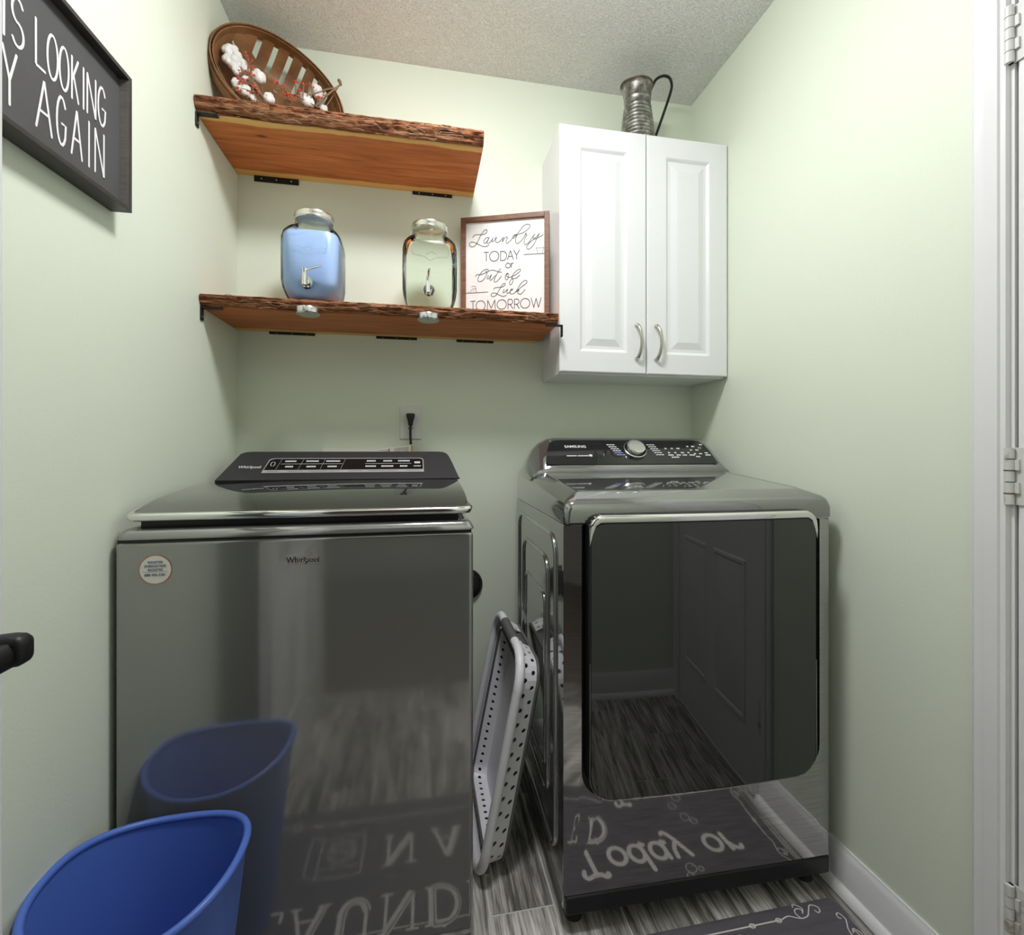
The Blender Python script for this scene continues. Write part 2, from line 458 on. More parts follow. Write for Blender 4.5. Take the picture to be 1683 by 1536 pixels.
T = 0.1
struct('wall_left', MB().box(XL - T, XL, FRONT, BACK, 0, CEIL), 'wall_paint', angle=0)
struct('wall_back', MB().box(XL - T, XR + T, BACK, BACK + T, 0, CEIL), 'wall_paint', angle=0)
DY0, DY1, DZ = -0.02, 0.6575, 2.04      # doorway in the right wall
struct('wall_right', MB().box(XR, XR + T, DY1, BACK, 0, CEIL).box(XR, XR + T, FRONT, DY0, 0, CEIL).box(XR, XR + T, DY0, DY1, DZ, CEIL), 'wall_paint', angle=0)
OX0, OX1 = -0.42, 0.225                 # doorway in the front wall, the photographer's side
struct('wall_front', MB().box(XL - T, OX0, FRONT - T, FRONT, 0, CEIL).box(OX1, XR + T, FRONT - T, FRONT, 0, CEIL).box(OX0, OX1, FRONT - T, FRONT, DZ, CEIL), 'wall_paint', angle=0)
struct('ceiling', MB().box(XL - T, XR + T, FRONT - T, BACK + T, CEIL, CEIL + 0.08), 'ceiling_stipple', angle=0)
struct('wall_hall_back', MB().box(HXL - T, HXR + T, HBACK - T, HBACK, 0, CEIL), 'hall_paint', angle=0)
struct('wall_hall_left', MB().box(HXL - T, HXL, HBACK, FRONT - T, 0, CEIL).box(HXL, XL - T, FRONT - T, FRONT - T + 0.02, 0, CEIL), 'hall_paint', angle=0)
struct('wall_hall_right', MB().box(HXR, HXR + T, HBACK, FRONT - T, 0, CEIL).box(XR + T, HXR, FRONT - T, FRONT - T + 0.02, 0, CEIL), 'hall_paint', angle=0)
struct('ceiling_hall', MB().box(HXL - T, HXR + T, HBACK - T, FRONT - T, CEIL, CEIL + 0.08), 'ceiling_stipple', angle=0)

BBP = [(0, 0), (0.013, 0), (0.013, 0.078), (0.0105, 0.083), (0.0105, 0.091), (0.006, 0.096), (0.004, 0.104), (0, 0.104)]
SHP = [(0.012, 0.0)] + [(0.012 + 0.018 * math.cos(R(a)), 0.020 * math.sin(R(a))) for a in (0, 22, 45, 67, 90)]
def baseboard(name, a, b, nrm):
    a, b, nrm = Vector(a), Vector(b), Vector(nrm)
    sec = lambda prof, e: [tuple(e + nrm * d + Vector((0, 0, z))) for d, z in prof]
    o = struct(name, MB().loft([sec(BBP, a), sec(BBP, b)]), 'white_trim', angle=50)
    obj('shoe_molding', MB().loft([sec(SHP, a), sec(SHP, b)]), 'white_trim', o, angle=50)
baseboard('baseboard_right', (XR, 0.7115, 0), (XR, BACK - 0.031, 0), (-1, 0, 0))
baseboard('baseboard_back', (XL, BACK, 0), (XR, BACK, 0), (0, -1, 0))
baseboard('baseboard_left', (XL, FRONT + 0.08, 0), (XL, BACK - 0.031, 0), (1, 0, 0))
baseboard('baseboard_front', (OX1 + 0.056, FRONT, 0), (XR, FRONT, 0), (0, 1, 0))

CSP = [(0, 0), (0, 0.010), (0.006, 0.0145), (0.014, 0.012), (0.021, 0.012), (0.023, 0.0165), (0.043, 0.0165), (0.045, 0.012), (0.052, 0.011), (0.052, 0)]
def casing(name, outer, inner_dir, nrm, z1):
    outer, inner_dir, nrm = Vector(outer), Vector(inner_dir), Vector(nrm)
    sec = lambda z: [tuple(outer + inner_dir * q + nrm * d + Vector((0, 0, z))) for q, d in CSP]
    return struct(name, MB().loft([sec(0.0), sec(z1)]), 'white_trim', angle=50)
casing('trim_1', (XR, 0.7095, 0), (0, -1, 0), (-1, 0, 0), DZ + 0.05)
casing('trim_2', (XR, FRONT + 0.012, 0), (0, 1, 0), (-1, 0, 0), DZ + 0.05)
struct('trim_3', MB().box(XR - 0.014, XR, FRONT + 0.012, 0.7095, DZ, DZ + 0.052), 'white_trim', bevel=0.003)
casing('trim_4', (OX1 + 0.052, FRONT, 0), (-1, 0, 0), (0, 1, 0), DZ + 0.05)
struct('trim_5', MB().box(OX0 - 0.05, OX1 + 0.052, FRONT, FRONT + 0.014, DZ, DZ + 0.052), 'white_trim', bevel=0.003)
# jamb lining of the right doorway
struct('trim_6', MB().box(XR, XR + T, 0.6515, DY1, 0, DZ).box(XR, XR + T, DY0, DY0 + 0.006, 0, DZ).box(XR, XR + T, DY0, DY1, DZ - 0.006, DZ), 'white_trim', angle=0)

def panel_rings(mb, a0, a1, z0, z1, fn, steps):
    """nested rectangles: fn(a, z, depth)"""
    rg = [[fn(a0 + i, z0 + i, d), fn(a1 - i, z0 + i, d), fn(a1 - i, z1 - i, d), fn(a0 + i, z1 - i, d)] for i, d in steps]
    return mb.loft(rg, True, False, True)

# closed white panelled door in the right wall, hinged beside the casing
d1 = struct('door_1', MB().box(XR + 0.002, XR + 0.037, DY0 + 0.009, 0.6480, 0.008, DZ - 0.010), 'white_trim', bevel=0.002)
for (y0, y1) in ((0.065, 0.285), (0.345, 0.565)):
    for (z0, z1) in ((0.20, 0.72), (0.86, 1.48), (1.60, 1.88)):
        mb = MB(); panel_rings(mb, y0, y1, z0, z1, lambda a, z, d: (XR + 0.002 - d, a, z), [(0, 0.0), (0.004, 0.006), (0.014, 0.006), (0.02, 0.001), (0.035, 0.005)])
        obj('panel', mb, 'white_trim', d1, angle=20)
for hz in (1.749, 0.978, 0.2155):
    h = obj('hinge', MB().box(XR - 0.0015, XR + 0.001, 0.635, 0.6505, hz, hz + 0.1), 'hinge_paint', d1, bevel=0.0005)
    for k in range(5):
        a, b2 = hz + 0.1 * k / 5 + 0.0008, hz + 0.1 * (k + 1) / 5 - 0.0008
        obj('knuckle', MB().cyl((XR - 0.0075, 0.6545, a), (XR - 0.0075, 0.6545, b2), 0.0068, n=14).box(XR - 0.006, XR + 0.002, 0.6505, 0.6585, a, b2) if k % 2 == 0 else MB().cyl((XR - 0.0075, 0.6545, a), (XR - 0.0075, 0.6545, b2), 0.0068, n=14).box(XR - 0.006, XR + 0.001, 0.6420, 0.6545, a, b2), 'hinge_paint', h, angle=40)
    if hz < 1.2 and hz > 0.5:
        for k in (1, 3):
            obj('rust_stain', MB().cyl((XR - 0.0075, 0.6545, hz + 0.1 * k / 5 - 0.0012), (XR - 0.0075, 0.6545, hz + 0.1 * k / 5 + 0.0012), 0.0071, n=14), 'rust', h)

# open door leaf beside the camera with its lever
d2 = struct('door_2', MB().box(-0.455, -0.42, FRONT + 0.004, 0.575, 0.010, DZ - 0.010), 'white_trim', bevel=0.002)
for (y0, y1) in ((0.03, 0.235), (0.285, 0.49)):
    for (z0, z1) in ((0.20, 0.72), (1.02, 1.50), (1.62, 1.88)):
        mb = MB(); panel_rings(mb, y0, y1, z0, z1, lambda a, z, d: (-0.42 + d, a, z), [(0, 0.0), (0.004, 0.006), (0.014, 0.006), (0.02, 0.001), (0.035, 0.005)])
        obj('panel', mb, 'white_trim', d2, angle=20)
lv = obj('door_lever', MB().cyl((-0.42, 0.521, 0.8885), (-0.412, 0.521, 0.8885), 0.027, n=28), 'black_iron', d2, angle=40)
# flat neck standing out from the leaf, then the grip running back towards the hinges
nk = [[(x, 0.521 + dy * sc, 0.8885 + dz * sc) for dy, dz in rrect(-0.011, 0.011, -0.0150, 0.0150, 0.008, 4)] for x, sc in ((-0.413, 0.8), (-0.385, 0.95), (-0.374, 1.0), (-0.366, 0.95), (-0.362, 0.78), (-0.360, 0.45))]
obj('lever_neck', MB().loft(nk), 'black_iron', lv, angle=50)
gp = [(-0.372, 0.516, 0.8860), (-0.374, 0.49, 0.8850), (-0.377, 0.45, 0.8840), (-0.380, 0.405, 0.8830)]
obj('lever_grip', MB().tube(smooth_path(gp, 5), 0.0125, 14, flat=0.6, up=(0, 0, 1)), 'black_iron', lv, angle=60)

# the room's flush ceiling lamp, above the frame; its shadows are those of the photograph
def lamp(label, x, y, r, mat):
    t = thing('ceiling_lamp_offscreen', label, 'lamp', (x, y, CEIL))
    obj('base_plate', MB().cyl((x, y, CEIL - 0.022), (x, y, CEIL), r * 1.04, n=40), 'satin_chrome', t, angle=40)
    obj('diffuser_offscreen', MB().lathe([(r * math.cos(R(a)), CEIL - 0.022 - 0.062 * math.sin(R(a))) for a in (0, 15, 30, 45, 60, 75, 88)], (x, y, 0), 40, False, True), mat, t, angle=60)
lamp('round flush ceiling lamp with frosted dome over the laundry machines', 0.14, 0.80, 0.15, 'lamp_diffuser')

# ================================================================== WASHING MACHINE
WL, WR, WF, WB = -0.5695, 0.110, 1.021, 1.625
ws = thing('washing_machine', 'grey steel top-loading washing machine with dark glass lid', 'washing machine', ((WL + WR) / 2, (WF + WB) / 2, 0))
obj('body', MB().box(WL, WR, WF, WB, 0.030, 0.8985), 'washer_steel', ws, bevel=0.009, seg=3)
obj('seam', MB().box(WL + 0.004, WR - 0.004, WF + 0.004, WB, 0.895, 0.908), 'gap_black', ws, angle=0)
for fx in (WL + 0.06, WR - 0.06):
    for fy in (WF + 0.06, WB - 0.06):
        obj('foot', MB().cyl((fx, fy, 0), (fx, fy, 0.034), 0.022, 0.018), 'rubber', ws)
def ring(x0, x1, y0, y1, r, zf, n=6):
    return [(x, y, zf(y) if callable(zf) else zf) for x, y in rrect(x0, x1, y0, y1, r, n)]
tp = MB().loft([ring(WL - i0 + i, WR + i0 - i, WF - i0 + i, WB - i * 0.3, max(0.02 - i * 0.2, 0.006), z) for i0, i, z in
     ((0.002, 0, 0.903), (0.0025, 0, 0.9055), (0.0, 0.001, 0.912), (0.0, 0.004, 0.9175), (0.0, 0.009, 0.9210), (0.0, 0.015, 0.9222), (0.0, 0.019, 0.9210), (0.0, 0.024, 0.914))])
obj('top_panel', tp, 'washer_steel', ws, angle=50)
obj('lid_gap_shade', MB().box(WL + 0.03, WR - 0.03, WF + 0.030, WB - 0.03, 0.912, 0.940), 'gap_black', ws, angle=0)  # black box added under the lid, its colour standing in for the gap's shade
# domed glass lid
LIDP = [(1.040, 0.9520), (1.062, 0.9575), (1.09, 0.9640), (1.122, 0.9700), (1.155, 0.9746), (1.195, 0.9786), (1.25, 0.983), (1.31, 0.986), (1.37, 0.9872), (1.445, 0.9878)]
lx0, lx1 = -0.5535, 0.1035
rg = []
for y, z in LIDP:
    rg.append([(lx0 + 0.001, y, z - 0.016), (lx0, y, z - 0.006), (lx0 + 0.0015, y, z - 0.0015), (lx0 + 0.006, y, z), (lx1 - 0.006, y, z), (lx1 - 0.0015, y, z - 0.0015), (lx1, y, z - 0.006), (lx1 - 0.001, y, z - 0.016)])
lid = obj('lid', MB().loft(rg), 'lid_glass', ws, angle=40)
trp = [(lx0 + 0.004, 1.062, 0.9505), (lx0 + 0.001, 1.050, 0.9470), (lx0 + 0.004, 1.040, 0.9445), (lx0 + 0.014, 1.034, 0.9440), (lx0 + 0.03, 1.033, 0.9440), (lx1 - 0.03, 1.033, 0.9440), (lx1 - 0.014, 1.034, 0.9440), (lx1 - 0.004, 1.040, 0.9445), (lx1 - 0.001, 1.050, 0.9470), (lx1 - 0.004, 1.062, 0.9505)]
obj('lid_trim', MB().tube(trp, 0.0085, 12, up=(0, 0, 1)), 'chrome', lid, angle=60)
# console: a wedge with clipped upper corners
CB, CT = Vector((0, 1.430, 0.9860)), Vector((0, 0.100, 0.0795))
def cface(x, t, d=0.0):   # point on the sloping control face, d out of the face
    nn = Vector((0, -0.0795, 0.100)).normalized() * d
    return (x, CB.y + CT.y * t + nn.y, CB.z + CT.z * t + nn.z)
outl = [(-0.5555, 0.0), (0.1130, 0.0), (0.110, 0.06), (0.0950, 0.55), (0.085, 0.83), (0.078, 0.93), (0.067, 0.985), (0.050, 1.0), (-0.490, 1.0), (-0.508, 0.985), (-0.521, 0.92), (-0.548, 0.20), (-0.5535, 0.06)]
front = [cface(x, t) for x, t in outl]
mid = [(x, y + 0.045, z + 0.002 * (q[1] > 0.5)) for (x, y, z), q in zip(front, outl)]
bk = [(x * 1.0, 1.615, max(0.93, z - 0.03)) for (x, y, z) in front]
front2 = [cface(x * 0.998 - 0.0004, t * 0.985 + 0.007, 0.004) for x, t in outl]
cn = obj('console', MB().loft([front2, front, mid, bk]), 'console_charcoal', ws, angle=28)
# control panel glass, border, chrome strip, keys
def cpoly(pts, d): return MB().add([cface(x, t, d) for x, t in pts], [tuple(range(len(pts)))])
pan = [(-0.4445, 0.235), (0.0075, 0.235), (0.0065, 0.66), (0.003, 0.725), (-0.006, 0.745), (-0.420, 0.745), (-0.430, 0.73), (-0.436, 0.69)]
pb = obj('panel_border', cpoly(pan, 0.0046), 'strip_silver', cn, angle=0)
pan2 = [(-0.4405, 0.33), (0.0045, 0.33), (0.0035, 0.65), (0.0005, 0.70), (-0.008, 0.718), (-0.419, 0.718), (-0.427, 0.70), (-0.433, 0.66)]
obj('control_panel', cpoly(pan2, 0.0052), 'black_glass', cn, angle=0)
mb = MB()
for k in range(8): mb.add([cface(-0.43 + 0.055 * k + dx, t, 0.0056) for dx, t in ((0, 0.272), (0.030 + 0.01 * (k % 3), 0.272), (0.030 + 0.01 * (k % 3), 0.290), (0, 0.290))], [(0, 1, 2, 3)])
obj('strip_marks', mb, 'print_dim', cn, angle=0, kind='stuff')
mb = MB()
for x in (-0.405, -0.345, -0.285, -0.228): mb.ribbon([(x - 0.004, 0.345), (x + 0.004, 0.70)], 0.0010, lambda a, t: cface(a, t, 0.0056), caps=False)
for x0, x1 in ((-0.40, -0.23), (-0.165, -0.03)): mb.ribbon([(x0, 0.53), (x1, 0.53)], 0.018, lambda a, t: cface(a, t, 0.0056), caps=False)
obj('key_lines', mb, 'print_dim', cn, angle=0, kind='stuff')
mb = MB()
def words(cx, t, n_, h=0.05, fn=lambda a, t: cface(a, t, 0.0058)):
    x = cx - n_ * 0.0022
    for k in range(n_):
        mb.add([fn(x + k * 0.0044 + q, t + p) for q, p in ((0, 0), (0.0034, 0), (0.0034, h), (0, h))], [(0, 1, 2, 3)])
for x, a, c in ((-0.375, 7, 5), (-0.315, 8, 6), (-0.257, 9, 6)):
    words(x, 0.60, a); words(x, 0.41, c)
for x, a, c in ((-0.148, 6, 7), (-0.100, 6, 8), (-0.052, 8, 5)):
    words(x, 0.60, a); words(x, 0.41, c)
words(-0.012, 0.42, 5, 0.03); words(-0.012, 0.53, 4, 0.07)
obj('key_words', mb, 'print_white', cn, angle=0, kind='stuff')
mb = MB(); mb.ribbon([(-0.4215 + 0.0055 * math.cos(a), 0.53 + 0.075 * math.sin(a)) for a in [2 * PI * k / 14 for k in range(14)]], 0.0016, lambda a, t: cface(a, t, 0.0058), closed=True)
obj('power_symbol', mb, 'print_white', cn, angle=0)
def clog(x, y): return cface(-0.5105 + x, 0.40 + y / 0.1277, 0.0048)
obj('lettering', text_mb('Whirlpool', 0.0150, clog, xs=0.95, off=0.0002), 'print_white', cn, angle=0)
# badge on the front: dark letters with a bright outline and a swoosh ring
def wf(x, z, d=0.0): return (x, WF - 0.0006 - d, z)
obj('badge_outline', text_mb('Whirlpool', 0.0172, lambda x, y: wf(-0.2660 + x, 0.8475 + y, 0.0), xs=0.88, off=0.00085), 'print_white', ws, angle=0)
obj('badge', text_mb('Whirlpool', 0.0172, lambda x, y: wf(-0.2660 + x, 0.8475 + y, 0.0006), xs=0.88, off=0.00035), 'gap_black', ws, angle=0)
sw = smooth_path([(-0.2215, 0.8650), (-0.2190, 0.8665), (-0.2200, 0.8620), (-0.2260, 0.8540), (-0.2340, 0.8462), (-0.2410, 0.8438), (-0.2425, 0.8462), (-0.2390, 0.8505)], 5)
obj('badge_ring', MB().ribbon(sw, 0.0013, lambda x, z: wf(x, z, 0.0012)), 'gold', ws, angle=0)
# round registration sticker
sx, sz = -0.4993, 0.8450
disc = lambda r, d: MB().add([wf(sx + r * math.cos(2 * PI * k / 40), sz + r * math.sin(2 * PI * k / 40), d) for k in range(40)], [tuple(range(40))])
stk = obj('sticker', disc(0.0282, 0.0002), 'sticker_red', ws, angle=0); stk['label'] = 'round white registration sticker with thin red rim'
obj('sticker_face', disc(0.0268, 0.0004), 'sticker_white', stk, angle=0)
for body, size, dz in (('REGISTER', 0.0066, 0.0120), ('ENREGISTRER', 0.0066, 0.0048), ('REGISTRE', 0.0066, -0.0024), ('888-900-3381', 0.0072, -0.0122)):
    obj('sticker_print', text_mb(body, size, lambda x, y, dz=dz: wf(sx + x, sz + dz + y, 0.0007), 'CENTER', xs=0.92, off=0.00012), 'ink_blue', stk, angle=0)
obj('sticker_line', MB().ribbon([(sx - 0.022, sz - 0.0040), (sx + 0.022, sz - 0.0040)], 0.0005, lambda x, z: wf(x, z, 0.0007), caps=False), 'ink_blue', stk, angle=0)

# ================================================================== TUMBLE DRYER
GL0, GR0, GF, GB = 0.3095, 0.9815, 0.9985, 1.600
dr = thing('tumble_dryer', 'black stainless front-loading tumble dryer with dark glass door', 'tumble dryer', ((GL0 + GR0) / 2, GF, 0), rotz=R(-1.3))
obj('body', MB().box(GL0, GR0, GF + 0.016, GB, 0.046, 0.908), 'dryer_side', dr, bevel=0.004)
# front panel with the door recess cut out
DX0, DX1, DZ0, DZ1 = 0.3485, 0.9475, 0.300, 0.915
outer = rrect(GL0, GR0, 0.0865, 0.9075, 0.004, 8)
inner = rrect(DX0, DX1, DZ0, DZ1 + 0.05, 0.060, 8)
inner = [(x, min(z, 0.9075)) for x, z in inner]
fpv = [(x, GF + 0.010 * max(0, (0.012 - min(x - GL0, GR0 - x)) / 0.012) ** 2, z) for x, z in outer] + [(x, GF, z) for x, z in inner] + [(x, GF + 0.030, z) for x, z in inner] + [(x, GF + 0.03, z) for x, z in outer]
nO = len(outer); fs = []
for k in range(nO):
    j = (k + 1) % nO
    fs.append((k, j, nO + j, nO + k)); fs.append((nO + k, nO + j, 2 * nO + j, 2 * nO + k)); fs.append((k, 3 * nO + k, 3 * nO + j, j))
obj('front_panel', MB().add(fpv, fs), 'dryer_steel', dr, angle=35)
obj('door_recess', MB().add([(x, GF + 0.014, z) for x, z in inner], [tuple(range(nO))]), 'gap_black', dr, angle=0)
obj('kick_plate', MB().box(GL0 + 0.003, GR0 - 0.003, GF + 0.002, GF + 0.05, 0.042, 0.0850), 'kick_plastic', dr, bevel=0.006, seg=3)
for fx in (GL0 + 0.035, GR0 - 0.035):
    for fy in (GF + 0.05, GB - 0.05):
        obj('foot', MB().cyl((fx, fy, 0), (fx, fy, 0.05), 0.020, 0.016), 'rubber', dr)
# door: slightly bowed glass slab with bright trim along its top
def dface(x, z, d=0.0):
    q = (x - 0.635) / 0.30
    return (x, 0.962 + 0.011 * q * q - d, z)
ox0, ox1, oz0, oz1 = 0.3580, 0.9150, 0.3120, 0.9330
o1 = rrect(ox0, ox1, oz0, oz1, 0.052, 8)
o1 = [(x, z) for x, z in o1]
# densify horizontally so the bow shows
def grid_face(x0, x1, z0, z1, r, d, nx=26):
    mb = MB(); vs = []; fs = []
    for i in range(nx + 1):
        f = i / nx; x = x0 + (x1 - x0) * (0.5 - 0.5 * math.cos(PI * f))
        e = min(x - x0, x1 - x); c = r - math.sqrt(max(0, r * r - (r - e) ** 2)) if e < r else 0.0
        rt = 0.030; ct = (rt - math.sqrt(max(0, rt * rt - (rt - e) ** 2))) if e < rt else 0.0
        vs += [dface(x, z0 + c, d), dface(x, z1 - ct, d)]
    for i in range(nx): fs.append((2 * i, 2 * i + 2, 2 * i + 3, 2 * i + 1))
    return vs, fs
def slab(x0, x1, z0, z1, r, d0, d1, nx=26):
    v0, f0 = grid_face(x0, x1, z0, z1, r, d0, nx); v1, f1 = grid_face(x0, x1, z0, z1, r, d1, nx)
    mb = MB(); n0 = len(v0); fs = list(f0) + [tuple(i + n0 for i in f) for f in f1]
    loop = [2 * i for i in range(nx + 1)] + [2 * i + 1 for i in range(nx, -1, -1)]
    for k in range(len(loop)):
        a, b_ = loop[k], loop[(k + 1) % len(loop)]; fs.append((a, b_, b_ + n0, a + n0))
    return mb.add(v0 + v1, fs)
door = obj('door', slab(ox0, ox1, oz0, oz1, 0.052, -0.050, -0.001), 'gap_black', dr, angle=35, bevel=0.004)
obj('door_glass', slab(ox0 + 0.003, ox1 - 0.003, oz0 + 0.003, oz1 - 0.020, 0.050, -0.004, 0.0012), 'door_glass', door, angle=35)
# chrome band along the top edge, turning down at both corners
def band(nx=30):
    mb = MB(); top = []; bot = []
    for i in range(nx + 1):
        x = ox0 + (ox1 - ox0) * (0.5 - 0.5 * math.cos(PI * i / nx))
        e = min(x - ox0, ox1 - x); r = 0.030
        c = (r - math.sqrt(max(0, r * r - (r - e) ** 2))) if e < r else 0.0
        top.append((x, oz1 - c)); r2 = 0.042
        c2 = 0.050 * (1 - min(1, e / 0.022)) ** 2
        bot.append((x, oz1 - 0.0165 - max(c, c2)))
    rg = []
    for (x, zt), (_, zb) in zip(top, bot):
        rg.append([dface(x, zt, -0.012), dface(x, zt - 0.001, -0.001), dface(x, zt - 0.004, 0.0025), dface(x, (zt + zb) / 2, 0.0040), dface(x, zb, 0.0020), dface(x, zb, -0.004)])
    return mb.loft(rg)
obj('door_trim', band(), 'chrome', door, angle=45)
loopb = [(ox0 + 0.001, 0, oz0 + 0.30)] + [(x, 0, z) for x, z in rrect(ox0, ox1, oz0, oz1, 0.052, 8)[27:]] + [(x, 0, z) for x, z in rrect(ox0, ox1, oz0, oz1, 0.052, 8)[:9]] + [(ox1 - 0.001, 0, oz0 + 0.30)]
den = []
for a, b_ in zip(loopb, loopb[1:]):
    for k in range(8): q = Vector(a).lerp(Vector(b_), k / 8); den.append(dface(q.x, q.z, 0.0004))
obj('door_edge', MB().tube(den, 0.0007, 6), 'dryer_steel', door, angle=60)
# top cover with chamfered border
sl = lambda y: min(max(y, 1.0), 1.385) - 1.0
tops = [ring(GL0, GR0, GF, GB, 0.012, 0.9095), ring(GL0 - 0.001, GR0 + 0.001, GF - 0.003, GB, 0.014, 0.913),
        ring(GL0 - 0.001, GR0 + 0.001, GF - 0.004, GB, 0.016, lambda y: 0.936 + 0.09 * sl(y)),
        ring(GL0 + 0.003, GR0 - 0.003, GF, GB, 0.020, lambda y: 0.953 + 0.11 * sl(y)), ring(GL0 + 0.010, GR0 - 0.010, GF + 0.007, GB, 0.02, lambda y: 0.9600 + 0.115 * sl(y)),
        ring(GL0 + 0.043, GR0 - 0.043, GF + 0.050, GB - 0.01, 0.012, lambda y: 0.970 + 0.140 * sl(y)), ring(GL0 + 0.047, GR0 - 0.047, GF + 0.053, GB - 0.01, 0.010, lambda y: 0.9685 + 0.140 * sl(y)),
        ring(GL0 + 0.051, GR0 - 0.051, GF + 0.056, GB - 0.01, 0.008, lambda y: 0.9685 + 0.140 * sl(y))]
obj('top_cover', MB().loft(tops), 'dryer_top', dr, angle=30)
# console: sections along x
SEC = [(1.378, 1.006), (1.382, 1.022), (1.470, 1.1065), (1.478, 1.1115), (1.490, 1.1125), (1.530, 1.108), (1.575, 1.060), (1.596, 0.98), (1.596, 0.93), (1.40, 0.93)]
def csec(x, k):
    return [(x, y + (0.0 if k > 0.99 else 0.02 * (1 - k) * (z > 1.03)), 0.985 + (z - 0.985) * k if z > 0.985 else z) for y, z in SEC]
XS = [(0.3120, 0.02), (0.3155, 0.20), (0.325, 0.46), (0.340, 0.70), (0.360, 0.87), (0.385, 0.965), (0.410, 1.0), (0.905, 1.0), (0.930, 0.965), (0.9475, 0.86), (0.961, 0.66), (0.971, 0.40), (0.977, 0.16), (0.979, 0.02)]
dc = obj('console', MB().loft([csec(x, k) for x, k in XS]), 'dryer_top', dr, angle=40)
DB, DT = Vector((0, 1.382, 1.022)), Vector((0, 0.088, 0.0845))
def kface(x, t, d=0.0):
    nn = Vector((0, -0.0845, 0.088)).normalized() * d
    return (x, DB.y + DT.y * t + nn.y, DB.z + DT.z * t + nn.z)
def kpoly(pts, d): return MB().add([kface(x, t, d) for x, t in pts], [tuple(range(len(pts)))])
obj('control_panel', kpoly([(0.3605, 0.06), (0.9300, 0.06), (0.9260, 0.5), (0.918, 0.80), (0.905, 0.92), (0.885, 0.955), (0.425, 0.955), (0.402, 0.93), (0.389, 0.85), (0.372, 0.5)], 0.0030), 'black_glass', dc, angle=0)
obj('lettering', text_mb('SAMSUNG', 0.0155, lambda x, y: kface(0.434 + x, 0.66 + y / 0.122, 0.0036), xs=1.0, off=0.0003), 'print_white', dc, angle=0)
obj('panel_print', MB().ribbon([(0.4330, 0.36), (0.4660, 0.36)], 0.030, lambda a, t: kface(a, t, 0.0036), caps=False).ribbon([(0.4690, 0.36), (0.5040, 0.36)], 0.030, lambda a, t: kface(a, t, 0.0036), caps=False).ribbon([(0.506, 0.37), (0.516, 0.37)], 0.075, lambda a, t: kface(a, t, 0.0036), caps=False), 'print_white', dc, angle=0, kind='stuff')
mbw, mbb = MB(), MB()
for k in range(6):
    t = 0.77 - 0.075 * k; xx = 0.5760 + 0.0045 * k
    m_ = mbb if k >= 4 else mbw
    for q in range(3): m_.ribbon([(xx + q * 0.0095, t), (xx + q * 0.0095 + 0.0080, t)], 0.030, lambda a, t: kface(a, t, 0.0036), caps=False)
    xx = 0.7130 + 0.0035 * k
    for q in range(3): mbw.ribbon([(xx + q * 0.0095, t), (xx + q * 0.0095 + 0.0080, t)], 0.028, lambda a, t: kface(a, t, 0.0036), caps=False)
for x, t, n_ in ((0.770, .63, 2), (0.792, .63, 2), (0.812, .63, 3), (0.775, .47, 2), (0.797, .47, 2), (0.820, .47, 3), (0.843, .47, 2), (0.772, .38, 5), (0.801, .38, 4), (0.822, .38, 4), (0.846, .38, 5), (0.780, .30, 7), (0.851, .71, 2), (0.868, .71, 3), (0.857, .57, 2), (0.876, .57, 3), (0.864, .43, 2), (0.882, .43, 3), (0.904, .46, 3), (0.866, .32, 4), (0.902, .38, 5), (0.900, .78, 3)):
    for q in range(n_): mbw.ribbon([(x + q * 0.0038, t), (x + q * 0.0038 + 0.0030, t)], 0.045, lambda a, t: kface(a, t, 0.0036), caps=False)
mbw.ribbon([(0.895 + 0.0042 * math.cos(2 * PI * k / 12), 0.655 + 0.035 * math.sin(2 * PI * k / 12)) for k in range(12)], 0.0018, lambda a, t: kface(a, t, 0.0036), closed=True)
obj('program_marks', mbw, 'print_white', dc, angle=0, kind='stuff')
obj('program_marks', mbb, 'print_blue', dc, angle=0, kind='stuff')
kc = Vector(kface(0.6640, 0.56, 0.003)); kn = Vector((0, -0.0845, 0.088)).normalized()
ka = Vector((1, 0, 0)); kb = kn.cross(ka)
kr = lambda r, d: [tuple(kc + kn * d + (ka * math.cos(2 * PI * i / 36) + kb * math.sin(2 * PI * i / 36)) * r) for i in range(36)]
obj('dial_ring', MB().loft([kr(0.0375, 0.0), kr(0.0375, 0.006), kr(0.0345, 0.008), kr(0.0335, 0.004)], True, False, False), 'satin_chrome', dc, angle=40)
kn_o = obj('dial_knob', MB().loft([kr(0.0300, 0.0), kr(0.0300, 0.018), kr(0.0285, 0.0205), kr(0.0270, 0.0210)]), 'chrome', dc, angle=35)
obj('dial_face', MB().loft([kr(0.0262, 0.0212), kr(0.0255, 0.0218)]), 'satin_chrome', kn_o, angle=35)
# embossed loops on the left side
def side_loop(y0, y1, z0, z1, r, w):
    p = [(GL0 - 0.0005, y, z) for y, z in rrect(y0, y1, z0, z1, r, 6)]
    return MB().tube(p, w, 8, closed=True)
for a in ((1.075, 1.545, 0.12, 0.868, 0.05, 0.0055), (1.150, 1.47, 0.20, 0.800, 0.05, 0.0055), (1.185, 1.44, 0.25, 0.70, 0.03, 0.004)):
    obj('side_rib', side_loop(*a), 'dryer_side', dr, angle=60)

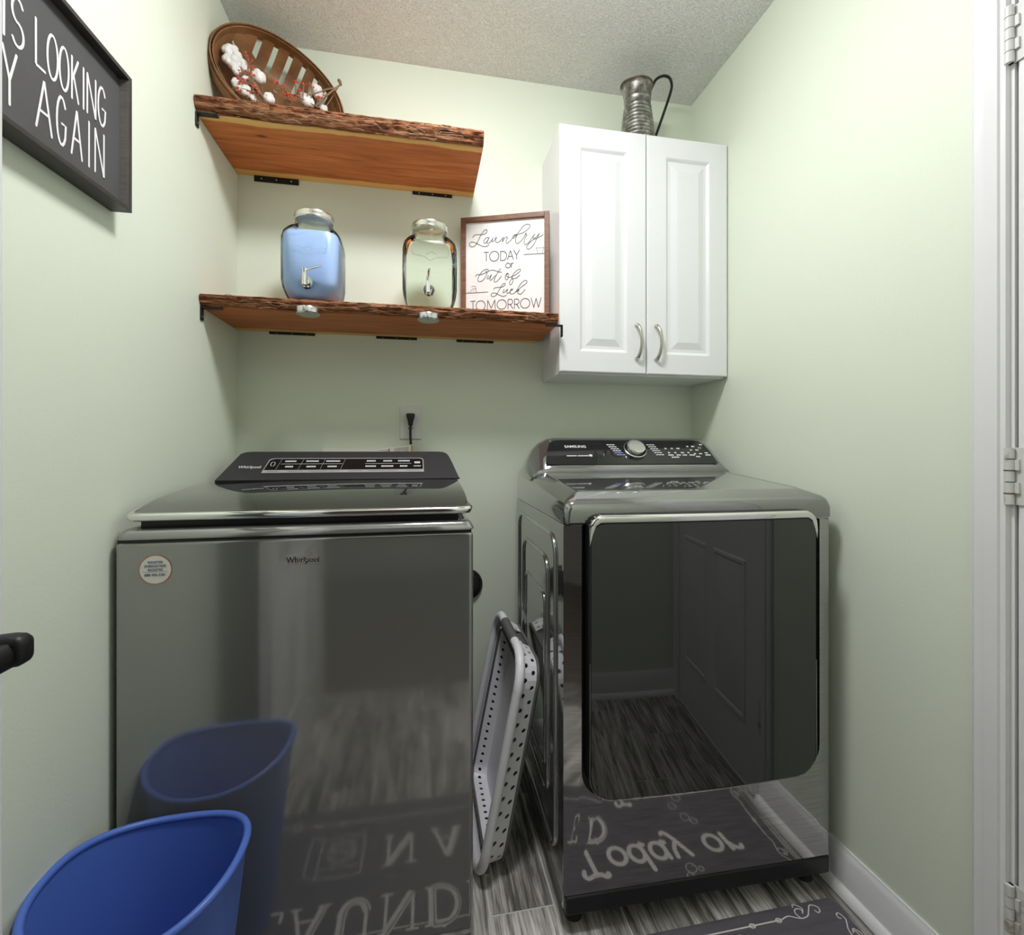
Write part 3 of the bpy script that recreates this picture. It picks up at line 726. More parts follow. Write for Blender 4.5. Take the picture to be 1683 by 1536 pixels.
# ================================================================== LIVE-EDGE SHELVES
def bracket_plate(root, x0, x1, z, drop, under=0.006):
    b_ = obj('bracket', MB().box(x0, x1, BACK - 0.004, BACK, z - drop, z).box(x0, x1, BACK - under, BACK, z - 0.004, z), 'black_iron', root, bevel=0.001)
    for k in range(3):
        xx = x0 + (x1 - x0) * (k + 0.5) / 3
        obj('screw', MB().cyl((xx, BACK - 0.0055, z - drop * 0.5), (xx, BACK - 0.004, z - drop * 0.5), min(0.0028, drop * 0.3), n=10), 'satin_chrome', b_)
def side_bracket(root, xw, sgn, y, z):
    b_ = obj('bracket', MB().box(min(xw, xw + sgn * 0.004), max(xw, xw + sgn * 0.004), y, y + 0.016, z - 0.036, z).box(min(xw, xw + sgn * 0.052), max(xw, xw + sgn * 0.052), y, y + 0.016, z - 0.0035, z), 'black_iron', root, bevel=0.001)
    obj('screw', MB().cyl((xw + sgn * 0.004, y + 0.008, z - 0.026), (xw + sgn * 0.0065, y + 0.008, z - 0.026), 0.003, n=10), 'satin_chrome', b_)
def live_shelf(label, x0, x1, yf, z0, z1, seed, lip):
    t = thing('live_edge_shelf', label, 'shelf', ((x0 + x1) / 2, BACK, z0))
    nx = 60
    bd = MB().loft([[(x, yf + 0.020 + 0.004 * noise.noise((x * 5, seed, 0)) + lip, z0), (x, yf + 0.022, z0 + 0.012), (x, yf + 0.020, z1), (x, BACK - 0.001, z1), (x, BACK - 0.001, z0)] for x in [x0 + (x1 - x0) * i / nx for i in range(nx + 1)]])
    obj('board', bd, 'cedar_board', t, angle=30)
    nxb, nt = 260, 15; rings = []
    for i in range(nxb + 1):
        x = x0 + (x1 - x0) * i / nxb; r_ = []
        ends = min(1.0, min(i, nxb - i) / 2.0)
        for j in range(nt + 1):
            f = j / nt
            z = z1 + 0.002 - (z1 - z0 + 0.001) * f * (0.97 + 0.05 * noise.noise((x * 9, seed + 3, 0)))
            y = yf + 0.003 + 0.010 * f * f + 0.008 * (1 - f) ** 6 + lip * max(0, f - 0.6) * 2
            d = 0.0060 * noise.noise((x * 7, f * 5.0 + 0.3 * noise.noise((x * 12, f * 3, 5)), seed)) + 0.0058 * noise.noise((x * 22, f * 15, seed + 9)) + 0.0028 * noise.noise((x * 70, f * 32, seed + 4))
            if abs(f - 0.5) < 0.49: y -= d * ends
            z += 0.0016 * noise.noise((x * 40, f * 20, seed + 7)) * ends
            r_.append((x, y, z))
        r_ += [(x, yf + 0.030 + lip, z0 + 0.006), (x, yf + 0.024, z1 + 0.0005)]
        rings.append(r_)
    obj('bark_edge', MB().loft(rings), 'cedar_bark', t, angle=80)
    # loose bark fibres
    mb = MB(); rr = random.Random(seed)
    for k in range(46):
        x = rr.uniform(x0 + 0.02, x1 - 0.06); z = z0 + rr.uniform(-0.002, 0.030); y = yf + 0.004 + rr.uniform(-0.004, 0.006)
        ln = rr.uniform(0.012, 0.05)
        mb.tube(smooth_path([(x, y, z), (x + ln * 0.5, y - rr.uniform(0.001, 0.005), z + rr.uniform(-0.004, 0.004)), (x + ln, y - rr.uniform(0.0, 0.006), z + rr.uniform(-0.007, 0.004))], 3), 0.0007, 4)
    o = obj('bark_fibres', mb, 'twig', t, angle=0); o['kind'] = 'stuff'
    return t
S1 = live_shelf('upper live-edge cedar shelf with rough bark front, holding the woven basket', XL + 0.001, 0.178, 1.3604, 1.958, 1.998, 3.0, 0.010)
side_bracket(S1, XL, 1, 1.374, 1.958)
bracket_plate(S1, -0.530, -0.395, 1.958, 0.018)
bracket_plate(S1, -0.03, 0.105, 1.958, 0.010)
S2 = live_shelf('lower live-edge cedar shelf with bark front, holding two jars and a framed sign', XL + 0.001, 0.4105, 1.3897, 1.457, 1.488, 11.0, 0.004)
side_bracket(S2, XL, 1, 1.402, 1.457)
side_bracket(S2, 0.4265, -1, 1.402, 1.457)
bracket_plate(S2, -0.485, -0.345, 1.457, 0.008)
bracket_plate(S2, -0.15, -0.015, 1.457, 0.008)
bracket_plate(S2, 0.12, 0.25, 1.457, 0.008)
# silver pucks at the front edge of the lower shelf
for x, lab in ((-0.3065, 'round silver metal puck under the shelf edge, below the jar of blue liquid'), (0.0195, 'round silver metal puck under the shelf edge, below the empty clear jar')):
    t = thing('metal_puck', lab, 'puck', (x, 1.390, 1.457), 'silver pucks under the lower shelf edge')
    obj('rim', MB().lathe([(0.026, 1.4635), (0.0305, 1.4625), (0.0315, 1.460), (0.0315, 1.4475), (0.0300, 1.4455), (0.0265, 1.4455)], (x, 1.390, 0), 36), 'satin_chrome', t, angle=35)
    obj('lens', MB().lathe([(0.0262, 1.4460), (0.0262, 1.4445), (0.0255, 1.4440)], (x, 1.390, 0), 36), 'satin_chrome', t, angle=35)

# ================================================================== WALL CABINET
CX0, CX1, CF, CZ0, CZ1 = 0.427, 1.0145, 1.4395, 1.3167, 2.1015
cb = thing('wall_cabinet', 'white two-door wall cabinet with raised panels and curved handles', 'cabinet', ((CX0 + CX1) / 2, BACK, CZ0))
obj('body', MB().box(CX0 + 0.001, CX1 - 0.001, CF + 0.0195, BACK, CZ0 - 0.001, CZ1 - 0.002), 'white_cabinet', cb, bevel=0.0015)
SPL = 0.7214
for (x0, x1, hx) in ((CX0, SPL - 0.0018, 0.6905), (SPL + 0.0018, CX1, 0.7590)):
    z0, z1 = CZ0 + 0.0035, CZ1
    mb = MB()
    st = [(0.0, 0.018), (0.0, 0.003), (0.003, 0.0), (0.066, 0.0), (0.069, 0.0015), (0.076, 0.0075), (0.086, 0.0075), (0.105, 0.0020), (0.108, 0.0012)]
    panel_rings(mb, x0, x1, z0, z1, lambda a, z, d: (a, CF + d, z), st)
    mb.add([(x0, CF + 0.018, z0), (x1, CF + 0.018, z0), (x1, CF + 0.018, z1), (x0, CF + 0.018, z1)], [(0, 3, 2, 1)])
    dd = obj('door', mb, 'white_cabinet', cb, angle=12)
    zc_ = 1.4225
    hp = smooth_path([(hx - 0.005, CF - 0.001, zc_ + 0.056), (hx - 0.004, CF - 0.012, zc_ + 0.050), (hx + 0.000, CF - 0.022, zc_ + 0.030), (hx + 0.002, CF - 0.025, zc_), (hx + 0.000, CF - 0.022, zc_ - 0.030), (hx - 0.004, CF - 0.012, zc_ - 0.050), (hx - 0.005, CF - 0.001, zc_ - 0.056)], 5)
    m_ = len(hp)
    obj('handle', MB().tube(hp, [0.0052 + 0.0022 * abs(2 * i / (m_ - 1) - 1) ** 2 for i in range(m_)], 12, flat=0.75), 'nickel', dd, angle=60)

# ================================================================== PITCHER
px, py, pz = 0.7270, 1.520, CZ1 - 0.002
pt = thing('metal_pitcher', 'ribbed galvanized metal pitcher with black loop handle on top of cabinet', 'pitcher', (px, py, pz))
prof = [(0.053, pz), (0.0600, pz + 0.004)]
for k in range(10):
    zz = pz + 0.0165 + 0.0132 * k; rb = 0.0595 - 0.0155 * (k / 9.5) ** 1.1
    prof += [(rb - 0.0011, zz - 0.0045), (rb + 0.0013, zz - 0.0011), (rb + 0.0013, zz + 0.0020), (rb - 0.0009, zz + 0.0055)]
prof += [(0.0432, pz + 0.150), (0.0432, pz + 0.161), (0.0446, pz + 0.163), (0.0446, pz + 0.1655), (0.0440, pz + 0.167), (0.0455, pz + 0.185), (0.0482, pz + 0.202), (0.0512, pz + 0.215)]
n_ = 48; rings = []
for r_, z in prof:
    f = max(0, (z - pz - 0.167) / 0.048); rr_ = []
    for i in range(n_):
        a = 2 * PI * i / n_; sp = f ** 2 * 0.006 * max(0, math.cos(a - PI)) ** 6
        rr_.append((px + (r_ + sp) * math.cos(a), py + (r_ + sp) * math.sin(a), z + 0.5 * sp))
    rings.append(rr_)
obj('body', MB().loft(rings, True, True, False), 'galvanized', pt, angle=45, solid=0.0015)
obj('rim', MB().tube(rings[-1], 0.0022, 8, closed=True), 'rusty_rim', pt, angle=60)
hp = smooth_path([(px + 0.0435, py, pz + 0.190), (px + 0.0475, py, pz + 0.206), (px + 0.0505, py, pz + 0.2150), (px + 0.0687, py, pz + 0.2515), (px + 0.0960, py, pz + 0.2685), (px + 0.1189, py, pz + 0.2655), (px + 0.1280, py, pz + 0.2436), (px + 0.1235, py, pz + 0.2150), (px + 0.1028, py, pz + 0.1535), (px + 0.0709, py, pz + 0.0650), (px + 0.0600, py, pz + 0.0300), (px + 0.0570, py, pz + 0.0220)], 6)
obj('handle', MB().tube(hp, 0.0045, 10), 'black_iron', pt, angle=60)

# ================================================================== DRINK DISPENSER JARS
def superell(cx, cy, z, hw, e, n=48, ch=0.0):
    out = []
    for i in range(n):
        a = 2 * PI * i / n; c, s_ = math.cos(a), math.sin(a)
        out.append((cx + hw * math.copysign(abs(c) ** (2 / e), c), cy + hw * math.copysign(abs(s_) ** (2 / e), s_), z))
    return out
def jar(label, cx, cy, z0, liquid, lever):
    t = thing('drink_dispenser', label, 'jar', (cx, cy, z0), 'glass dispenser jars on the lower shelf')
    P = [(0.000, 0.056, 3), (0.004, 0.062, 3.2), (0.020, 0.070, 3.6), (0.040, 0.0775, 4.2), (0.060, 0.0805, 4.5), (0.120, 0.0810, 4.5), (0.178, 0.0805, 4.5), (0.196, 0.0775, 4.0), (0.210, 0.070, 3.2), (0.220, 0.060, 2.5), (0.226, 0.0525, 2.05), (0.232, 0.0495, 2), (0.250, 0.0490, 2)]
    g = obj('glass', MB().loft([superell(cx, cy, z0 + z, w_, e) for z, w_, e in P], True, True, False), 'clear_glass', t, angle=70)
    obj('inner_glass', MB().loft([superell(cx, cy, z0 + z + (0.006 if z < 0.01 else 0), w_ - 0.004, e) for z, w_, e in P], True, True, False), 'clear_glass', g, angle=70)
    obj('lid', MB().lathe([(0.0510, z0 + 0.2440), (0.0550, z0 + 0.2445), (0.0558, z0 + 0.2470), (0.0542, z0 + 0.2490), (0.0542, z0 + 0.2560), (0.0552, z0 + 0.2590), (0.0545, z0 + 0.2640), (0.0520, z0 + 0.2665), (0.0470, z0 + 0.2665), (0.0455, z0 + 0.2655)], (cx, cy, 0), 44), 'jar_lid', t, angle=35)
    obj('neck_ring', MB().lathe([(0.0505, z0 + 0.2330), (0.0530, z0 + 0.2345), (0.0530, z0 + 0.2385), (0.0505, z0 + 0.2400)], (cx, cy, 0), 44, False, False), 'clear_glass', g, angle=50)
    if liquid:
        lq = [p for p in P if p[0] <= 0.197]
        obj('blue_liquid', MB().loft([superell(cx, cy, z0 + z + (0.008 if z < 0.01 else 0), w_ - 0.0055, e) for z, w_, e in lq]), 'blue_liquid', t, angle=60)
    # raised shield outline and lettering on the front
    fy = cy - 0.0815
    f3 = lambda x, z: (cx + x, fy, z0 + z)
    mb = MB(); mb.tube([f3(*p) for p in smooth_path([(-0.052, 0.155), (-0.046, 0.146), (-0.030, 0.144), (-0.014, 0.140), (0.0, 0.132), (0.014, 0.139), (0.030, 0.142), (0.048, 0.142)], 4)], 0.0014, 6)
    mb.tube([f3(-0.012, 0.147), f3(0.004, 0.157), f3(0.018, 0.149)], 0.0010, 6); mb.tube([f3(0.050, 0.143), f3(0.052, 0.16), f3(0.052, 0.185)], 0.0010, 6)
    mb.tube([f3(*p) for p in smooth_path([(-0.045, 0.190), (-0.025, 0.190), (-0.012, 0.194), (0.0, 0.200)], 4)], 0.0012, 6)
    obj('shield_relief', mb, 'clear_glass', g, angle=60)
    tm = text_mb('GLASSWARE', 0.0155, lambda x, y: (cx + x, fy - 0.0006, z0 + 0.118 + y + 7.0 * x * x), 'CENTER', xs=1.0, off=0.0003)
    obj('lettering', tm, 'clear_glass', g, angle=0)
    mb = MB()
    for k in range(7): mb.tube([f3(-0.032 + 0.010 * k, 0.098), f3(-0.026 + 0.010 * k, 0.098)], 0.0009, 5)
    obj('small_relief', mb, 'clear_glass', g, angle=0, kind='stuff')
    # spigot
    sy, sz_ = fy, z0 + 0.046
    sp = obj('spigot', MB().cyl((cx - 0.004, sy + 0.003, sz_), (cx - 0.004, sy - 0.004, sz_), 0.0175, 0.0160, n=30).cyl((cx - 0.004, sy - 0.004, sz_), (cx - 0.004, sy - 0.020, sz_), 0.0090, 0.0080, n=20).cyl((cx - 0.006, sy - 0.016, sz_ - 0.012), (cx - 0.006, sy - 0.016, sz_ + 0.020), 0.0068, 0.0060, n=18).cyl((cx - 0.006, sy - 0.016, sz_ + 0.020), (cx - 0.006, sy - 0.016, sz_ + 0.033), 0.0050, 0.0062, n=18), 'chrome', t, angle=40)
    a, el, ln = lever
    p0 = Vector((cx - 0.006, sy - 0.016, sz_ + 0.028)); dv = Vector((math.cos(a) * math.cos(el), math.sin(a) * math.cos(el), math.sin(el)))
    obj('spigot_lever', MB().tube([p0, p0 + dv * 0.008, p0 + dv * ln * 0.6, p0 + dv * ln], [0.0035, 0.0045, 0.0052, 0.0050], 10, flat=0.5), 'chrome', sp, angle=50)
jar('large glass dispenser jar filled with pale blue liquid, silver lid and spigot', -0.3065, 1.4720, 1.488, True, (R(-12), R(14), 0.050))
jar('empty clear glass dispenser jar with silver lid, beside the framed sign', 0.0250, 1.4720, 1.488, False, (R(-85), R(35), 0.030))

# ================================================================== FRAMED SIGN ON THE SHELF
P0 = Vector((0.131, 1.620, 1.488)); SE = (Vector((0.4143, 1.515, 0)) - Vector((0.131, 1.620, 0))).normalized(); SN = Vector((SE.y, -SE.x, 0))
SW, SH = 0.3015, 0.3735
def sg(s, t, d=0.0): return tuple(P0 + SE * s + Vector((0, 0, t)) + SN * d)
fsn = thing('framed_sign', 'white laundry sign in brown wooden frame leaning beside the cabinet', 'sign', tuple(P0 + SE * SW / 2))
def bar(s0, s1, t0, t1, d0, d1):
    return MB().add([sg(s, t, d) for t in (t0, t1) for d in (d0, d1) for s in (s0, s1)], [(0, 2, 3, 1), (4, 5, 7, 6), (0, 1, 5, 4), (2, 6, 7, 3), (0, 4, 6, 2), (1, 3, 7, 5)])
for q in ((0, 0.0165, 0, SH), (SW - 0.0165, SW, 0, SH), (0.0165, SW - 0.0165, SH - 0.0165, SH), (0.0165, SW - 0.0165, 0, 0.0165)):
    obj('frame_rail', bar(*q, -0.016, 0.0), 'frame_brown', fsn, bevel=0.0012)
obj('sign_board', bar(0.012, SW - 0.012, 0.012, SH - 0.012, -0.015, -0.009), 'sign_white', fsn, angle=0)
f2 = lambda s, t: sg(s, t, -0.0082)
SCRIPT=[
 [(0.0399,0.3068),(0.0443,0.3133),(0.0531,0.3161),(0.0645,0.3152),(0.0767,0.3152),(0.0863,0.3187),(0.0903,0.3261),(0.0872,0.3306),(0.0811,0.3285),(0.0723,0.3189),(0.0653,0.3075),(0.0583,0.2926),(0.0531,0.2844),(0.0443,0.2765),(0.0354,0.2763),(0.0284,0.2819),(0.0293,0.2887),(0.0372,0.2924),(0.0469,0.29),(0.0592,0.2832),(0.0715,0.2763),(0.0837,0.2737),(0.0924,0.2756),(0.0968,0.2787)],
 [(0.0977,0.3017),(0.089,0.3037),(0.082,0.2977),(0.0788,0.2903),(0.082,0.2841),(0.089,0.2895),(0.0968,0.3017),(0.0916,0.2911),(0.0907,0.2843),(0.0959,0.2839),(0.1029,0.2894),(0.1116,0.3015),(0.1072,0.2925),(0.1081,0.2881),(0.1142,0.2911),(0.1229,0.3032),(0.1199,0.2932),(0.1211,0.2855),(0.1272,0.2842),(0.135,0.2887),(0.141,0.2951),(0.1462,0.3006)],
 [(0.1462,0.3006),(0.1427,0.2848),(0.1496,0.2961),(0.1574,0.3006),(0.1603,0.297),(0.156,0.2872),(0.1569,0.2795),(0.1634,0.2816),(0.1737,0.291),(0.1805,0.3006),(0.1908,0.3066),(0.184,0.3054),(0.1788,0.299),(0.1805,0.2942),(0.1857,0.2985),(0.1942,0.308),(0.2027,0.3192),(0.2146,0.3334),(0.2282,0.3382),(0.2358,0.3342),(0.235,0.3268),(0.2248,0.3175),(0.2112,0.3101),(0.1976,0.3069),(0.1916,0.3031),(0.1882,0.2899),(0.1891,0.2797),(0.1959,0.2762),(0.2061,0.2835),(0.2163,0.2962),(0.2214,0.3068),(0.224,0.3091),(0.2223,0.3042),(0.2265,0.3014),(0.2214,0.2959),(0.2172,0.2827),(0.218,0.2726),(0.2231,0.2705),(0.2333,0.2782),(0.2451,0.2941),(0.2527,0.3044)],
 [(0.2527,0.3044),(0.2468,0.294),(0.2477,0.2889),(0.2527,0.2902),(0.262,0.2979),(0.2696,0.3048),(0.2645,0.2977),(0.2569,0.2832),(0.2468,0.2655),(0.235,0.2554),(0.2274,0.2559),(0.2257,0.2619),(0.2316,0.2716),(0.2434,0.2825),(0.2603,0.2896),(0.2738,0.2953),(0.2805,0.2995)],
 [(0.0495,0.1758),(0.0557,0.1797),(0.068,0.1798),(0.082,0.1832),(0.0924,0.1885),(0.0942,0.1935),(0.089,0.1964),(0.0785,0.1936),(0.068,0.184),(0.0601,0.1708),(0.0583,0.1607),(0.0627,0.1562),(0.0715,0.1573),(0.082,0.1661),(0.089,0.1793),(0.089,0.1861),(0.0846,0.1907)],
 [(0.0924,0.1876),(0.1011,0.1913),(0.1116,0.1919),(0.122,0.1883),(0.1324,0.1843),(0.1401,0.1838)],
 [(0.0951,0.1747),(0.0907,0.1673),(0.0924,0.1629),(0.0994,0.1685),(0.1055,0.1775),(0.102,0.1683),(0.0994,0.16),(0.1038,0.1588),(0.1133,0.1676),(0.1185,0.1741)],
 [(0.1367,0.1951),(0.1289,0.1862),(0.122,0.1739),(0.115,0.159),(0.1159,0.1522),(0.1229,0.1526),(0.1324,0.1614),(0.1393,0.1703)],
 [(0.1617,0.1766),(0.1548,0.1736),(0.1522,0.1653),(0.1548,0.1575),(0.1608,0.1588),(0.1642,0.1696),(0.1625,0.1774),(0.1582,0.1785),(0.1565,0.1735),(0.16,0.1665),(0.1668,0.1644),(0.1737,0.1665),(0.1874,0.1716),(0.201,0.1809),(0.2044,0.1874),(0.1993,0.1894),(0.1891,0.1833),(0.1788,0.1721),(0.1737,0.1589),(0.1677,0.1491),(0.1677,0.1407),(0.172,0.1396),(0.178,0.1468),(0.1788,0.1552),(0.1763,0.1605),(0.184,0.1592),(0.1942,0.1628),(0.2019,0.1699)],
 [(0.1124,0.1269),(0.1168,0.1317),(0.1272,0.1332),(0.1393,0.133),(0.1496,0.1375),(0.1531,0.1424),(0.1496,0.1451),(0.1427,0.1413),(0.1358,0.1306),(0.1289,0.1192),(0.122,0.1076),(0.1133,0.103),(0.1055,0.1051),(0.1046,0.1111),(0.1116,0.115),(0.122,0.1127),(0.1358,0.1052),(0.1462,0.1016),(0.1565,0.1049)],
 [(0.1496,0.1256),(0.1453,0.1174),(0.1462,0.1131),(0.1531,0.1178),(0.1608,0.125),(0.1582,0.1158),(0.16,0.1107),(0.1668,0.1137),(0.172,0.1202),(0.1788,0.1231),(0.1745,0.1251),(0.1694,0.1186),(0.1703,0.1101),(0.1771,0.108),(0.1874,0.1142),(0.1925,0.1207),(0.2027,0.137),(0.2129,0.1482),(0.2231,0.1509),(0.2265,0.1465),(0.2214,0.1393),(0.2078,0.1299),(0.1959,0.1205),(0.1891,0.1141)],
 [(0.1891,0.115),(0.1976,0.1204),(0.1993,0.1183),(0.1942,0.1142),(0.1976,0.1078),(0.2061,0.1065),(0.2146,0.1144),(0.2197,0.1209)],
]
for a, b_ in ((0, 4), (4, 8), (8, 9), (9, 12)):     # one part for each handwritten word
    mb = MB()
    for st in SCRIPT[a:b_]: mb.ribbon(smooth_path(st, 5), 0.0018, f2)
    obj('script_word', mb, 'ink_dark', fsn, angle=0)
mb = MB()
for ch, s0, s1, t0, t1 in (('T',0.0793,0.0959,0.22395,0.2538),
 ('O',0.0985,0.1306,0.22225,0.2554),
 ('D',0.1367,0.1574,0.2226,0.2531),
 ('A',0.16,0.1805,0.2236,0.254),
 ('Y',0.1814,0.201,0.22395,0.2543),
 ('O',0.1539,0.1703,0.1965,0.2124),
 ('r',0.1728,0.1805,0.19675,0.212),
 ('T',0.0328,0.0495,0.0589,0.0906),
 ('O',0.0518,0.0837,0.0585,0.0909),
 ('M',0.0907,0.1185,0.0601,0.0907),
 ('O',0.1246,0.1565,0.05865,0.0905),
 ('R',0.1622,0.1788,0.05905,0.0907),
 ('R',0.184,0.2002,0.0587,0.0904),
 ('O',0.2044,0.2358,0.0586,0.0909),
 ('W',0.2401,0.2738,0.0593,0.0908),):
    mb = MB(); glyph(mb, ch, s0, s1, t0, t1, 0.0021, f2)
    obj('letter', mb, 'ink_dark', fsn, angle=0)
mb = MB()
mb.ribbon([(0.2146, 0.2375), (0.2845, 0.2370)], 0.0018, f2, caps=False).ribbon([(0.0169, 0.1190), (0.0933, 0.1190)], 0.0018, f2, caps=False)
mb.ribbon([(0.2569, 0.2597), (0.2628, 0.2392)], 0.0011, f2).ribbon([(0.2821, 0.2596), (0.2780, 0.2390)], 0.0011, f2).ribbon([(0.2580, 0.2555), (0.2640, 0.2570), (0.27, 0.2555), (0.2760, 0.2570), (0.2815, 0.2555)], 0.0008, f2)
mb.ribbon([(0.0328, 0.1193), (0.0345, 0.1290), (0.0420, 0.1330), (0.0505, 0.1330), (0.0531, 0.1193)], 0.0010, f2).ribbon([(0.0354, 0.1410), (0.0500, 0.1412), (0.0512, 0.1330)], 0.0010, f2)
for s_, t_ in ((0.270, 0.2480), (0.0430, 0.1255)): mb.add([f2(s_ + 0.0013 * math.cos(2 * PI * k / 10), t_ + 0.0013 * math.sin(2 * PI * k / 10)) for k in range(10)], [tuple(range(10))])
for s_, t_ in ((0.262, 0.263), (0.268, 0.2655), (0.275, 0.263), (0.0235, 0.1245), (0.0270, 0.1285), (0.0265, 0.1225)): mb.add([f2(s_ + 0.0008 * math.cos(2 * PI * k / 8), t_ + 0.0008 * math.sin(2 * PI * k / 8)) for k in range(8)], [tuple(range(8))])
obj('washtub_and_iron_drawing', mb, 'ink_dark', fsn, angle=0, kind='stuff')

# ================================================================== CHALKBOARD SIGN ON THE LEFT WALL
def wsg(x, y, z): return (x, y, z + 0.05 * (y - 0.95))
SY0, SY1, SZ0, SZ1 = 0.600, 1.034, 1.524, 1.7815
wsn = thing('wall_sign', 'black framed chalkboard-style sign with white hand lettering on left wall', 'sign', (XL, (SY0 + SY1) / 2, SZ0))
def wbar(x0, x1, y0, y1, z0, z1):
    return MB().add([wsg(x, y, z) for z in (z0, z1) for y in (y0, y1) for x in (x0, x1)], [(0, 2, 3, 1), (4, 5, 7, 6), (0, 1, 5, 4), (2, 6, 7, 3), (0, 4, 6, 2), (1, 3, 7, 5)])
for q in ((SY0, SY0 + 0.008, SZ0, SZ1), (SY1 - 0.008, SY1, SZ0, SZ1), (SY0 + 0.008, SY1 - 0.008, SZ0, SZ0 + 0.008), (SY0 + 0.008, SY1 - 0.008, SZ1 - 0.008, SZ1)):
    obj('frame_rail', wbar(XL, -0.546, *q), 'frame_black', wsn, bevel=0.0006)
obj('inner_rail', wbar(-0.563, -0.5475, SY1 - 0.0088, SY1 - 0.0079, SZ0 + 0.008, SZ1 - 0.008), 'frame_inner', wsn, angle=0)
obj('inner_rail', wbar(-0.563, -0.5475, SY0 + 0.0079, SY0 + 0.0088, SZ0 + 0.008, SZ1 - 0.008), 'frame_inner', wsn, angle=0)
obj('sign_board', wbar(-0.570, -0.563, SY0 + 0.004, SY1 - 0.004, SZ0 + 0.004, SZ1 - 0.004), 'chalkboard', wsn, angle=0)
mb = MB(); fw = lambda y, z: wsg(-0.5624, y, z)
K = 0.981
for ch, a, b_ in (('I', .779, .7924), ('S', .7984, .8195), ('L', .8419, .8596), ('O', .8645, .8859), ('O', .8898, .91), ('K', .9175, .9327), ('I', .9415, .949), ('N', .9546, .9763), ('G', .9831, 1.004)):
    mb = MB(); glyph(mb, ch, a * K, b_ * K, 1.6535, 1.7215, 0.0042, fw); obj('letter', mb, 'chalk', wsn, angle=0)
for ch, a, b_ in (('Y', .7834, .8067), ('A', .8427, .8734), ('G', .884, .9045), ('A', .9165, .9415), ('I', .9552, .9629), ('N', .975, .9989)):
    mb = MB(); glyph(mb, ch, a * K, b_ * K, 1.5630, 1.6390, 0.0042, fw); obj('letter', mb, 'chalk', wsn, angle=0)

# ================================================================== WOVEN BASKET ON THE UPPER SHELF
BC = Vector((-.411, 1.5251, 2.1625)); BA = Vector((.85165, .35403, -.38647)).normalized(); BBv = Vector((.28585, .30428, .90868)).normalized(); BN = Vector((.43929, -.88435, .15794)).normalized()
ba, bb, BD = 0.187, 0.155, 0.080
def bk3(p, q, d): return tuple(BC + BA * p + BBv * q + BN * d)
wb = thing('woven_basket', 'oval brown wood-splint basket tilted on the upper shelf, holding cotton stems', 'basket', (BC.x, BC.y, 1.998))
def hoop(sc, d0, d1, th):
    rg = []
    for k in range(72):
        a = 2 * PI * k / 72; c, s_ = math.cos(a), math.sin(a)
        wv = 0.0015 * math.sin(3 * a + d0 * 50)
        rg.append([bk3(c * (ba * sc + u), s_ * (bb * sc + u), d + wv) for u, d in ((0, d0), (th, d0), (th, d1), (0, d1))])
    rg.append(rg[0]); return MB().loft(rg, True, False, False)
obj('rim_hoop', hoop(0.985, 0.006, -0.024, 0.0035), 'basket_wood', wb, angle=40)
obj('rim_hoop', hoop(0.945, 0.003, -0.028, 0.0030), 'basket_wood', wb, angle=40)
obj('rim_hoop', hoop(1.012, -0.004, -0.030, 0.0030), 'basket_wood', wb, angle=40)
def bdepth(p, q):
    r_ = min(1.0, math.sqrt((p / (ba * 0.972)) ** 2 + (q / (bb * 0.972)) ** 2)); s_ = max(0.0, (r_ - 0.60) / 0.40)
    return -0.010 - BD * (1 - s_ ** 1.7)
def slat(fixed, along_q, wd, lift):
    lim = (bb if along_q else ba) * 0.972; oth = (ba if along_q else bb) * 0.972; rg = []
    for k in range(25):
        f = -1 + 2 * k / 24
        row = []
        for sgn in (-1, 1):
            fx = fixed + sgn * wd / 2; e = lim * math.sqrt(max(0.0, 1 - (fx / oth) ** 2)); v_ = f * e
            p, q = (fx, v_) if along_q else (v_, fx)
            row.append((p, q, bdepth(p, q) + lift))
        rg.append([bk3(*row[0]), bk3(*row[1]), bk3(row[1][0], row[1][1], row[1][2] - 0.0018), bk3(row[0][0], row[0][1], row[0][2] - 0.0018)])
    return MB().loft(rg)
for k in range(-4, 5):
    obj('splint', slat(k * 0.0415, True, 0.0285 if abs(k) < 4 else 0.022, 0.0), 'basket_wood', wb, angle=40)
for q, wd in ((-0.105, 0.030), (-0.062, 0.036), (-0.012, 0.040), (0.034, 0.038), (0.074, 0.030)):
    obj('splint', slat(q, False, wd, -0.0022), 'basket_wood', wb, angle=40)

def boll_mb(c, r, rr):
    mb = MB()
    for k in range(5):
        a = 2 * PI * k / 5 + rr.uniform(-.2, .2)
        off = (BA * math.cos(a) + BBv * math.sin(a)) * r * 0.42 + BN * rr.uniform(-0.1, 0.25) * r
        mb.sphere(c + off, r * rr.uniform(0.56, 0.70), 9, 6)
    mb.sphere(c + BN * r * 0.25, r * 0.6, 9, 6)
    return mb
def husk_mb(c, r, rr):
    mb = MB()
    for k in range(4):
        a = 2 * PI * k / 4 + rr.uniform(0, 1); d = BA * math.cos(a) + BBv * math.sin(a); e = BN.cross(d)
        tip = c + d * r * 1.15 + BN * r * 0.35; base = c - BN * r * 0.75
        m1 = c + d * r * 0.85 - BN * r * 0.25
        mb.add([base, m1 + e * r * 0.38, tip, m1 - e * r * 0.38, m1 - BN * r * 0.12], [(0, 1, 4), (1, 2, 4), (2, 3, 4), (3, 0, 4)])
    return mb
